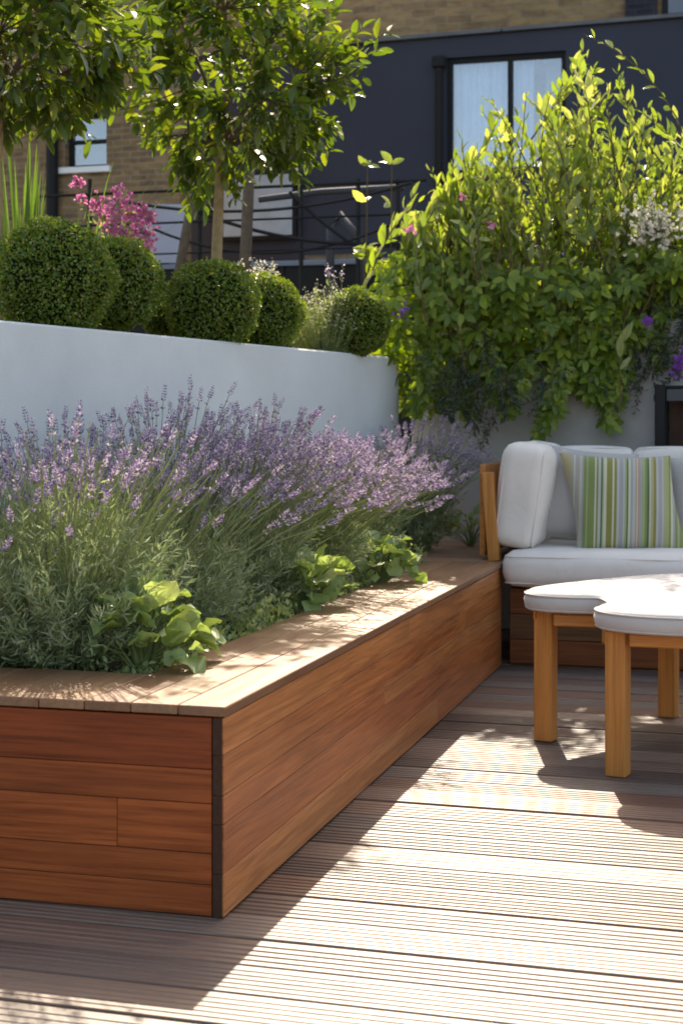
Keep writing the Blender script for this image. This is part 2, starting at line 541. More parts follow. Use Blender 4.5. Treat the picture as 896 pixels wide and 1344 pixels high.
def brick_mat(name, c1, c2, mortar, bw=0.225, bh=0.075):
    m = NT(name).set(0.9, 0.2)
    co = m.coords()
    sep = m.n('ShaderNodeSeparateXYZ')
    m.l(co, sep.inputs[0])
    cmb = m.n('ShaderNodeCombineXYZ')
    m.l(sep.outputs[0], cmb.inputs[0])
    m.l(sep.outputs[2], cmb.inputs[1])
    b = m.n('ShaderNodeTexBrick')
    b.offset = 0.5
    b.inputs['Scale'].default_value = 1.0
    b.inputs['Brick Width'].default_value = bw
    b.inputs['Row Height'].default_value = bh
    b.inputs['Mortar Size'].default_value = 0.008
    b.inputs['Color1'].default_value = (*c1, 1)
    b.inputs['Color2'].default_value = (*c2, 1)
    b.inputs['Mortar'].default_value = (*mortar, 1)
    m.l(cmb.outputs[0], b.inputs['Vector'])
    n = m.noise(m.scaled(co, (4.5, 4.5, 13)), 1.0, 3, 0.6)
    c = m.mix(0.6, b.outputs[0], m.ramp(n, [(0.3, (0.45, 0.42, 0.42)), (0.5, (1, 1, 1)), (0.7, (1.35, 1.25, 1.0))]), 'MULTIPLY')
    n2 = m.noise(co, 0.6, 5, 0.6)
    c = m.mix(0.4, c, m.ramp(n2, [(0.35, (0.6, 0.58, 0.56)), (0.65, (1.15, 1.12, 1.1))]), 'MULTIPLY')
    m.l(c, m.bsdf.inputs['Base Color'])
    m.bump(b.outputs[1], -0.5, 0.01)
    return m.m


M['brick'] = brick_mat('yellow_stock_brick', (0.34, 0.235, 0.12), (0.22, 0.15, 0.085), (0.27, 0.22, 0.16), 0.32, 0.105)
M['brick2'] = brick_mat('brown_stock_brick', (0.30, 0.19, 0.09), (0.17, 0.11, 0.06), (0.25, 0.2, 0.15), 0.2, 0.066)


def glass_mat():
    m = NT('window_glass')
    g = m.n('ShaderNodeBsdfGlossy')
    g.inputs['Roughness'].default_value = 0.03
    g.inputs[0].default_value = (0.9, 0.93, 1, 1)
    t = m.n('ShaderNodeBsdfTransparent')
    t.inputs[0].default_value = (0.86, 0.92, 0.97, 1)
    fr = m.n('ShaderNodeFresnel')
    fr.inputs[0].default_value = 1.5
    mx = m.n('ShaderNodeMixShader')
    m.l(m.math('ADD', m.math('MULTIPLY', fr.outputs[0], 1.0), 0.12), mx.inputs[0])
    m.l(t.outputs[0], mx.inputs[1])
    m.l(g.outputs[0], mx.inputs[2])
    m.l(mx.outputs[0], m.out.inputs[0])
    return m.m


M['glass'] = glass_mat()

SP = {'g': (0.2, 0.245, 0.085), 'o': (0.235, 0.225, 0.065), 'c': (0.55, 0.52, 0.37), 'w': (0.44, 0.43, 0.40), 'd': (0.07, 0.14, 0.075), 's': (0.33, 0.33, 0.32),
      't': (0.40, 0.34, 0.19), 'p': (0.42, 0.27, 0.21), 'l': (0.31, 0.36, 0.16)}
STRIPE_A = 't1 s.8 c.5 s1 t.6 w.8 s.6 g1 l.6 g2.4 c.5 g.7 w1 d.5 l.5 c1 o2 c.6 o1 w.8 s1.4 w.6'
STRIPE_B = 'l.7 d.5 c.8 s.8 w1 p.5 c.4 p.5 s1 l1 g.8 d.8 c.5 t1 o1 w.8 s1.3 w.5 t.8 l1.2 o.7 c.7 s.8 g1 t.7 g.6'


def stripe_mat():
    m = NT('striped_fabric').set(0.85, 0.2)
    m.bsdf.inputs['Sheen Weight'].default_value = 0.2
    co = m.coords()
    sep = m.n('ShaderNodeSeparateXYZ')
    m.l(co, sep.inputs[0])
    f = m.n('ShaderNodeMapRange')
    f.inputs['From Min'].default_value = -0.245
    f.inputs['From Max'].default_value = 0.245
    m.l(sep.outputs[0], f.inputs[0])
    half = []
    for spec_ in (STRIPE_A, STRIPE_B):
        items = [(SP[q[0]], float(q[1:])) for q in spec_.split()]
        tot = sum(w for _, w in items)
        st, acc = [], 0.0
        for c, w in items:
            st.append((acc / tot, c))
            acc += w
        k = len(half)
        ff = m.math('SUBTRACT', m.math('MULTIPLY', f.outputs[0], 2.0), float(k))
        half.append(m.ramp(ff, st, 'CONSTANT'))
    c = m.mix(m.math('GREATER_THAN', f.outputs[0], 0.5), half[0], half[1])
    n = m.noise(co, 700, 2)
    c = m.mix(0.25, c, m.ramp(n, [(0.3, (0.6, 0.6, 0.6)), (0.7, (1.25, 1.25, 1.25))]), 'MULTIPLY')
    m.l(c, m.bsdf.inputs['Base Color'])
    m.bump(m.noise(co, 14, 3, 0.5, 0.6), 0.3, 0.008)
    return m.m


M['stripe'] = stripe_mat()

# ------------------------------------------------------------------ setting: ground, deck, soil
g = Bag()
g.add([(-200, -60, -0.14), (200, -60, -0.14), (200, 260, -0.14), (-200, 260, -0.14)], [(0, 1, 2, 3)])
g.build('ground', M['ground'], kind='structure')

dk = Bag()
BW, PIT, GAP = 0.139, 0.0155, 0.0105
TH = math.radians(1.4)


def deck_profile(ng, gd):
    prof = [(0.0, -0.028), (0.0, -0.003), (0.002, 0.0)]
    step = (BW - 0.004) / ng
    for i in range(ng):
        y = 0.002 + i * step
        prof.append((y + step * 0.58, 0.0))
        if i < ng - 1:
            prof += [(y + step * 0.68, -gd), (y + step * 0.90, -gd), (y + step, 0.0)]
    prof += [(BW - 0.002, 0.0), (BW, -0.003), (BW, -0.028)]
    return np.array(prof)


row = 0
y = 0.6
while y < 8.0:
    x = -7.6 + random.random() * 4.2
    prof = deck_profile(random.choice([5, 5, 6]), random.uniform(0.0012, 0.0032))
    npf = len(prof)
    while x < 4.2:
        L = 14.0 if random.random() < 0.85 else random.choice([4.6, 5.4])
        x2 = x + L - 0.003
        dz = random.uniform(-0.0028, 0.0012)
        w = random.uniform(-0.0012, 0.0012)
        ring = [np.c_[np.full(npf, xx), prof[:, 0] + y + w, prof[:, 1] + dz] for xx in (x, x2)]
        V = np.concatenate(ring)
        R = np.array([[math.cos(-TH), -math.sin(-TH), 0], [math.sin(-TH), math.cos(-TH), 0], [0, 0, 1]])
        V = V @ R.T
        F = [(i, i + 1, npf + i + 1, npf + i) for i in range(npf - 1)]
        F += [tuple(range(npf)), tuple(range(2 * npf - 1, npf - 1, -1))]
        dk.add(V, F)
        x += L
    y += BW + GAP
    row += 1
dk.build('deck', M['deck'], kind='structure')

# ------------------------------------------------------------------ timber planter with bench top
PX = -1.108           # right face
PY = 3.107            # front face
TOPZ = 0.452
BT = 0.021            # bench board thickness
YEND = 6.70
bench = thing('timber_planter', (-1.9, 4.9, 0), 'long raised timber planter with a slatted bench top, holding the lavender', 'planter')
H = TOPZ - BT
sideh = [0.0, 0.20, 0.40, 0.60, 0.80, 1.0]
sb = Bag()
eg = Bag()
hs = [0.003, 0.095, 0.2, 0.262, 0.348, H - 0.004]
for i in range(5):
    z0, z1 = hs[i] + 0.0007, hs[i + 1] - 0.0007
    cuts = [PY + 0.003]
    joint = [5.35, None, 4.55, 5.85, 4.9][i]
    cuts += [joint] if joint else []
    cuts.append(YEND)
    for a, b in zip(cuts[:-1], cuts[1:]):
        sb.box((PX - 0.024, a + 0.0006, z0), (PX, b - 0.0006, z1), 0.0012)
    eg.box((PX - 0.0235, PY - 0.0008, z0), (PX - 0.0035, PY + 0.0032, z1), 0.0006)
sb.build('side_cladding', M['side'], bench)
eg.build('end_grain', M['end'], bench)
fb = Bag()
hf = [0.003, 0.07, 0.137, 0.243, 0.316, H - 0.004]
for i in range(5):
    z0, z1 = hf[i] + 0.0007, hf[i + 1] - 0.0007
    xs = [-3.6]
    j = [None, None, -1.352, None, None][i]
    xs += [j] if j else []
    xs.append(PX - 0.0265)
    for a, b in zip(xs[:-1], xs[1:]):
        fb.box((a + 0.0005, PY + 0.002, z0), (b - 0.0005, PY + 0.024, z1), 0.0012)
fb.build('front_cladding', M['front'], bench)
core = Bag()
core.box((-3.6, PY + 0.0255, 0.0), (PX - 0.0255, PY + 0.06, H - 0.006))
core.box((PX - 0.06, PY + 0.061, 0.0), (PX - 0.0255, YEND, H - 0.006))
core.build('inner_frame', M['end'], bench)
tp = Bag()
bw = 0.1085
xr = PX + 0.006
k = 0
BEDX = -1.43
while xr > -3.5:
    xl = xr - bw + 0.0022
    y0 = PY - 0.006
    if xr - bw > BEDX - 0.03:
        cuts = [y0] + ([[4.75], [5.6], [4.15], [5.1]][k % 4]) + [6.72]
    else:
        cuts = [y0, 3.47 + (0.004 * (k % 3))]
    for a, b in zip(cuts[:-1], cuts[1:]):
        tp.box((xl, a + 0.0008, H + random.uniform(-0.0006, 0.0006)), (xr, b - 0.0008, TOPZ), 0.002)
    xr -= bw
    k += 1
tp.build('bench_top', M['top'], bench)
tx = Bag()
yy = 6.726
while yy < 8.0:
    tx.box((-2.1, yy, H), (PX + 0.004, yy + 0.105, TOPZ), 0.002)
    yy += 0.1075
tx.build('rear_boards', M['topx'], bench)
s = Bag()
nx, ny = 30, 50
X = np.linspace(-2.75, BEDX + 0.035, nx)
Y = np.linspace(3.46, 6.73, ny)
gx, gy = np.meshgrid(X, Y)
gz = 0.40 + 0.012 * rng.normal(size=gx.shape)
V = np.stack([gx.ravel(), gy.ravel(), gz.ravel()], 1)
F = np.array([(j * nx + i, j * nx + i + 1, (j + 1) * nx + i + 1, (j + 1) * nx + i) for j in range(ny - 1) for i in range(nx - 1)])
s.add(V, F)
s.build('soil', M['soil'], smooth=True, kind='structure')

# ------------------------------------------------------------------ grey rendered raised bed behind the planter
WT = 1.392
P1 = np.array([-1.77, 7.706])
P0 = np.array([-2.40, 4.57])
wd = (P1 - P0) / np.linalg.norm(P1 - P0)
wnm = np.array([wd[1], -wd[0]])          # towards the planter
Pn = P0 - wd * 2.6
path = [Pn + wd * t for t in np.linspace(0, np.linalg.norm(P1 - Pn) - 0.1, 12)]
rad = 0.12
cc = path[-1] - wnm * rad
for a in np.linspace(0, 90, 10)[1:]:
    ar = math.radians(a)
    path.append(cc + wnm * rad * math.cos(ar) + wd * rad * math.sin(ar))
path.append(path[-1] - wnm * 1.4)
path = np.array(path)
tg = unit(np.gradient(path, axis=0))
nrm = np.c_[tg[:, 1], -tg[:, 0]]
inner = path - nrm * 0.13
wl = thing('rendered_garden_wall', (*P0, 0), 'smooth pale grey rendered wall of the raised bed, with a rounded far end', 'wall')
b = Bag()
n = len(path)
rings = [(path, 0.0), (path, WT - 0.008), (path - nrm * 0.008, WT), (inner + nrm * 0.008, WT), (inner, WT - 0.008), (inner, 1.2)]
V = np.concatenate([np.c_[p, np.full(n, z)] for p, z in rings])
F = []
for r in range(len(rings) - 1):
    for i in range(n - 1):
        F.append((r * n + i, r * n + i + 1, (r + 1) * n + i + 1, (r + 1) * n + i))
b.add(V, F)
b.build('wall_face', M['render'], wl)
sl = Bag()
back = inner - nrm * 1.5
o2 = np.concatenate([inner[:12], inner[12:], (inner[-1:] - wd * 5.5), ])
sl.prism(o2[::1], 1.2, 1.352)
sl.build('raised_soil', M['soil'], kind='structure')

# ------------------------------------------------------------------ wall and bed behind the sofa
bw_ = Bag()
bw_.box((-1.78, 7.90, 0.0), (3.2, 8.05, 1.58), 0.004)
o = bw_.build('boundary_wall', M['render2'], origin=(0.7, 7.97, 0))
tag(o, 'shaded grey boundary wall behind the sofa, half hidden by the climber', 'wall')
sb2 = Bag()
sb2.box((-1.78, 8.055, 0.0), (3.2, 9.4, 1.5))
sb2.build('rear_soil', M['soil'], kind='structure')


# ------------------------------------------------------------------ cushions
def cushion_mesh(bag, size, r, puff, Mx=None, N=18, wob=0.004, sag=0.0):
    """rounded block; size full extents; puffs along local y (thickness)"""
    h = np.array(size) / 2
    bm = bmesh.new()
    bmesh.ops.create_cube(bm, size=2.0)
    bmesh.ops.subdivide_edges(bm, edges=list(bm.edges), cuts=N, use_grid_fill=True)
    bm.verts.index_update()
    P = np.array([v.co[:] for v in bm.verts])
    Fs = [[v.index for v in f.verts] for f in bm.faces]
    bm.free()
    r3 = np.minimum(r, h * 0.98)
    # denser sampling near the rims
    Q = np.sign(P) * (1 - (1 - np.abs(P)) ** 1.5) * h
    core = np.clip(Q, -(h - r3), h - r3)
    d = (Q - core) / r3
    ln = np.linalg.norm(d, axis=1)[:, None]
    mx = np.abs(d).max(axis=1)[:, None]
    d = np.where(ln > 1e-6, d / (ln + 1e-9) * mx, d)
    Q = core + d * r3
    u, v = Q[:, 0] / h[0], Q[:, 2] / h[2]
    bulge = np.clip(1 - u * u, 0, 1) * np.clip(1 - v * v, 0, 1)
    Q[:, 1] += np.sign(Q[:, 1]) * np.minimum(1, np.abs(Q[:, 1]) / (h[1] * 0.5)) * puff * bulge
    w = Q[:, 1] / h[1]
    Q[:, 2] += np.sign(Q[:, 2]) * puff * 0.5 * np.clip(1 - u * u, 0, 1) * np.clip(1 - w * w, 0, 1) * (np.abs(v) > 0.5)
    ph = rng.uniform(0, 6, 6)
    Q[:, 1] += wob * np.sin(Q[:, 0] * 17 + ph[0] + 3 * np.sin(Q[:, 2] * 9 + ph[1]))
    Q[:, 2] += wob * np.sin(Q[:, 0] * 12 + ph[2] + 2 * np.sin(Q[:, 1] * 13 + ph[3]))
    Q[:, 0] += wob * np.sin(Q[:, 2] * 15 + ph[4] + 2 * np.sin(Q[:, 1] * 10 + ph[5]))
    if Mx is not None:
        Q = np.array([(Mx @ Vector(q))[:] for q in Q])
    bag.add(Q, Fs)
    return bag


def rim_points(size, r, yoff, n=8):
    h = np.array(size) / 2
    pts = []
    for cx, cz, a0 in ((1, 1, 0), (-1, 1, 90), (-1, -1, 180), (1, -1, 270)):
        for a in np.linspace(a0, a0 + 90, n):
            ar = math.radians(a)
            pts.append((cx * (h[0] - r) + r * math.cos(ar), yoff, cz * (h[2] - r) + r * math.sin(ar)))
    pts.append(pts[0])
    return np.array(pts)


def block_cushion(name, parent, mat, center, size, r, puff, rot=(0, 0, 0), pipe=True, wob=0.004):
    Mx = Matrix.Translation(center) @ Matrix.Rotation(rot[2], 4, 'Z') @ Matrix.Rotation(rot[1], 4, 'Y') @ Matrix.Rotation(rot[0], 4, 'X')
    o = cushion_mesh(Bag(), size, r, puff, Mx, wob=wob).build(name, mat, parent, smooth=True)
    if pipe:
        pb = Bag()
        for sgn in (-1, 1):
            pts = rim_points(size, r * 0.75, sgn * (size[1] / 2 - r * 0.34))
            h = np.array(size) / 2
            pts[:, 0] *= (h[0] - r * 0.23) / h[0]
            pts[:, 2] *= (h[2] - r * 0.23) / h[2]
            pts = np.array([(Mx @ Vector(q))[:] for q in pts])
            pb.tube(pts, 0.0035, 6)
        pb.build('piping', mat, o, smooth=True)
    return o


def pillow_mesh(w, h, t, N=26, shear=0.0):
    u = np.linspace(-1, 1, N)
    U, V_ = np.meshgrid(u, u)
    prof = (np.clip(1 - np.abs(U) ** 2.6, 0, 1) ** 0.55) * (np.clip(1 - np.abs(V_) ** 2.6, 0, 1) ** 0.55)
    x = U * w / 2 * (1 - 0.09 * (1 - V_ ** 2) * np.abs(U) ** 2)
    z = V_ * h / 2 * (1 - 0.085 * (1 - U ** 2) * np.abs(V_) ** 2)
    rip = 0.008 * np.sin(U * 9 + 2 * V_) * prof * np.abs(U)
    V = []
    for sg in (-1, 1):
        yv = sg * (prof * t / 2 + 0.003) + rip
        V.append(np.stack([x + shear * z, yv, z], -1).reshape(-1, 3))
    V = np.concatenate(V)
    n2 = N * N
    F = []
    for j in range(N - 1):
        for i in range(N - 1):
            a = j * N + i
            F.append((a, a + 1, a + N + 1, a + N))
            F.append((n2 + a, n2 + a + N, n2 + a + N + 1, n2 + a + 1))
    edge = [i for i in range(N)] + [j * N + N - 1 for j in range(1, N)] + [(N - 1) * N + i for i in range(N - 2, -1, -1)] + [j * N for j in range(N - 2, 0, -1)]
    for a, b in zip(edge, edge[1:] + edge[:1]):
        F.append((a, n2 + a, n2 + b, b))
    return V, F, [V[e] * 0.5 + V[n2 + e] * 0.5 for e in edge]


def pillow(name, mat, loc, rot, w, h, t, label, cat, shear=0.0, piping=None):
    V, F, rim = pillow_mesh(w, h, t, shear=shear)
    b = Bag()
    b.add(V, F)
    o = b.build(name, mat, smooth=True)
    if piping:
        p = Bag()
        p.tube(np.array(rim + rim[:1]), 0.0035, 6)
        p.build('piping', piping, o, smooth=True)
    o.location = loc
    o.rotation_euler = rot
    return tag(o, label, cat)


# ------------------------------------------------------------------ sofa
sofa = thing('garden_sofa', (0.2, 7.1, 0), 'low timber garden sofa with thick pale grey cushions, beside the planter end', 'sofa')
b = Bag()
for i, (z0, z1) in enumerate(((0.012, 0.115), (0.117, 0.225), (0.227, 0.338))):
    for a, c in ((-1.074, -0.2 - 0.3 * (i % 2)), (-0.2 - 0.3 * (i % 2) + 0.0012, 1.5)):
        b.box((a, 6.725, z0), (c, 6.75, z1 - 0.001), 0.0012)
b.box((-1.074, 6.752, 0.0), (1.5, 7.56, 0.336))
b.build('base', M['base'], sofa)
block_cushion('seat_cushion', sofa, M['fab'], (0.22, 7.045, 0.427), (2.64, 0.162, 0.90), 0.072, 0.012, (math.radians(90), 0, 0), wob=0.003)
block_cushion('arm_cushion', sofa, M['fab'], (-1.037, 7.09, 0.737), (0.70, 0.205, 0.46), 0.062, 0.016, (math.radians(8), 0, math.radians(90)), wob=0.003)
for cx, w in ((-0.80, 0.405), (0.16, 1.52)):
    block_cushion('back_cushion', sofa, M['fab'], (cx, 7.42, 0.715), (w, 0.17, 0.455), 0.04, 0.012, (math.radians(-7), 0, 0), wob=0.004)
pf = Bag()
pf.beam((-1.148, 6.765, TOPZ + 0.001), (-1.178, 6.765, 0.842), 0.062, 0.05, 0.003)
pf.build('arm_post', M['teak'], sofa)
pf = Bag()
pf.beam((-1.178, 7.48, TOPZ + 0.001), (-1.20, 7.48, 0.86), 0.05, 0.05, 0.003)
pf.build('arm_post', M['teak'], sofa)
pf = Bag()
pf.box((-1.222, 6.80, 0.47), (-1.196, 7.45, 0.875), 0.004)
pf.build('arm_panel', M['teaky'], sofa)
pf = Bag()
pf.box((-1.15, 7.535, 0.40), (1.5, 7.57, 0.86), 0.004)
pf.build('back_frame', M['teakx'], sofa)

pillow('scatter_cushion', M['fab2'], (-0.80, 7.06, 0.735), (math.radians(-17), math.radians(7), math.radians(6)), 0.46, 0.44, 0.17,
       'plain grey scatter cushion behind the striped one, next to the sofa arm', 'cushion', piping=M['fab2'])
pillow('scatter_cushion', M['fab2'], (-0.20, 7.13, 0.70), (math.radians(-18), 0, math.radians(-3)), 0.46, 0.42, 0.15,
       'plain grey scatter cushion beyond the striped one, farthest from the sofa arm', 'cushion', piping=M['fab2'])
pillow('striped_cushion', M['stripe'], (-0.60, 6.93, 0.703), (math.radians(-20), math.radians(1.5), math.radians(7)), 0.485, 0.455, 0.15,
       'green and cream striped scatter cushion leaning on the sofa back', 'cushion', shear=-0.2, piping=M['stripe'])

# ------------------------------------------------------------------ footstool with a lobed cushion
ctr = np.array([-0.28, 5.2])
st = thing('lobed_footstool', (*ctr, 0), 'golden timber footstool with four legs and an off-white lobed cushion', 'footstool')
key = [(-0.775, 5.20), (-0.755, 5.10), (-0.69, 5.045), (-0.60, 5.03), (-0.525, 5.035), (-0.50, 5.0), (-0.475, 4.90), (-0.485, 4.83), (-0.50, 4.75), (-0.47, 4.66),
       (-0.40, 4.60), (-0.31, 4.57), (-0.20, 4.565), (-0.08, 4.59), (0.02, 4.64), (0.07, 4.73), (0.065, 4.84), (0.06, 4.94), (0.11, 4.985), (0.17, 5.03),
       (0.21, 5.12), (0.21, 5.25), (0.17, 5.42), (0.11, 5.58), (0.03, 5.74), (-0.08, 5.85), (-0.2, 5.88), (-0.32, 5.85), (-0.43, 5.77), (-0.53, 5.64), (-0.63, 5.49), (-0.72, 5.34)]
key = np.array(key)
# smooth closed curve with a kept notch
pts = []
n = len(key)
for i in range(n):
    p0, p1, p2, p3 = key[i - 1], key[i], key[(i + 1) % n], key[(i + 2) % n]
    for t in (0, 0.25, 0.5, 0.75):
        pts.append(0.5 * ((2 * p1) + (-p0 + p2) * t + (2 * p0 - 5 * p1 + 4 * p2 - p3) * t * t + (-p0 + 3 * p1 - 3 * p2 + p3) * t ** 3))
pts = np.array(pts)


def lobed(bag, outline, z0, z1, c, r=0.022):
    n = len(outline)
    tgt = unit(np.roll(outline, -1, 0) - np.roll(outline, 1, 0))
    nm = np.c_[tgt[:, 1], -tgt[:, 0]]
    rings = []
    for inset, z in ((0.03, z0), (r * 0.4, z0 + 0.002), (0.0, z0 + r * 0.7), (-0.003, (z0 + z1) / 2), (0.0, z1 - r), (r * 0.3, z1 - r * 0.35), (r, z1)):
        rings.append(np.c_[outline - nm * inset, np.full(n, z)])
    for f, dz in ((0.75, 0.009), (0.5, 0.013), (0.25, 0.0145), (0.05, 0.015)):
        base = outline - nm * r
        q = c + (base - c) * f
        rings.append(np.c_[q, z1 + dz + 0.0025 * np.sin(q[:, 0] * 21 + 1) * np.sin(q[:, 1] * 17)])
    V = np.concatenate(rings)
    F = [tuple(range(n - 1, -1, -1))]
    for k in range(len(rings) - 1):
        for i in range(n):
            j = (i + 1) % n
            F.append((k * n + i, k * n + j, (k + 1) * n + j, (k + 1) * n + i))
    k = len(rings) - 1
    F.append(tuple(k * n + i for i in range(n)))
    bag.add(V, F)
    return nm


cb = Bag()
SZ0, SZ1 = 0.437, 0.503
nm = lobed(cb, pts, SZ0, SZ1, ctr)
cu = cb.build('seat_cushion', M['fabw'], st, smooth=True)
pp = Bag()
ring = np.c_[pts + nm * -0.0015, np.full(len(pts), SZ1 - 0.012)]
pp.tube(np.concatenate([ring, ring[:2]]), 0.0032, 6)
ring = np.c_[pts - nm * 0.0045, np.full(len(pts), SZ0 + 0.008)]
pp.tube(np.concatenate([ring, ring[:2]]), 0.0032, 6)
pp.build('piping', M['fabw'], cu, smooth=True)
legs = {'l': (-0.705, 5.165), 'f': (-0.425, 4.70), 'b': (-0.335, 5.70), 'r': (0.12, 5.20)}
for kx, (x, y) in legs.items():
    lb = Bag()
    lb.box((x - 0.031, y - 0.031, 0.0), (x + 0.031, y + 0.031, SZ0 - 0.002), 0.003, rz=math.radians(-12))
    lb.build('leg', M['teak'], st)


def rail(a, b, z0, z1, inset=0.034, off=0.0):
    a, b = np.array(a), np.array(b)
    d = (b - a) / np.linalg.norm(b - a)
    p = np.array([d[1], -d[0]]) * off
    a2, b2 = a + d * inset + p, b - d * inset + p
    q = Bag()
    q.beam((*a2, (z0 + z1) / 2), (*b2, (z0 + z1) / 2), z1 - z0, 0.024, 0.003, roll=math.radians(90) if False else 0.0)
    return q


for a, b_ in (('l', 'b'), ('b', 'r')):
    q = rail(legs[a], legs[b_], SZ0 - 0.052, SZ0 - 0.004)
    q.build('rail', M['teakx'], st)
q = Bag()
q.box((-0.668, 5.075, SZ0 - 0.045), (-0.47, 5.10, SZ0 - 0.006), 0.004)
q.build('rail', M['teakx'], st)
q = Bag()
q.box((-0.388, 4.655, SZ0 - 0.045), (0.02, 4.68, SZ0 - 0.006), 0.004)
q.build('rail', M['teakx'], st)
q = Bag()
q.box((-0.507, 5.04, SZ0 - 0.095), (-0.468, 5.075, SZ0 - 0.004), 0.006)
q.build('corner_block', M['teak'], st)
q = Bag()
q.box((-0.74, 5.12, SZ0 - 0.03), (-0.733, 5.15, SZ0 - 0.004), 0.002)
q.box((-0.45, 4.735, SZ0 - 0.07), (-0.442, 4.765, SZ0 - 0.004), 0.002) if False else None
q.build('rail_tenon', M['teak'], st)

# ------------------------------------------------------------------ black cabinet by the wall
cab = thing('black_cabinet', (0.1, 7.75, 0), 'black framed open cabinet standing against the grey wall behind the sofa', 'cabinet')
b = Bag()
for x in (-0.515, 0.45):
    for y in (7.64, 7.83):
        b = Bag()
        b.box((x, y, 0.0), (x + 0.05, y + 0.05, 1.245), 0.003)
        b.build('post', M['black'], cab)
b = Bag()
b.box((-0.46, 7.645, 1.165), (0.445, 7.685, 1.225), 0.003)
b.build('top_rail', plain('blue_black_metal', (0.03, 0.036, 0.05), 0.4, 0.4, 10, 0.2), cab)
b = Bag()
b.box((-0.46, 7.69, 1.228), (0.445, 7.875, 1.243), 0.002)
b.build('top', M['black'], cab)
b = Bag()
for i in range(9):
    b.box((-0.46 + i * 0.1, 7.85, 0.02), (-0.364 + i * 0.1, 7.87, 1.225), 0.002)
b.build('back_boards', M['brownboard'], cab)

# ------------------------------------------------------------------ lavender
LG = 'lavender bushes growing along the timber planter'


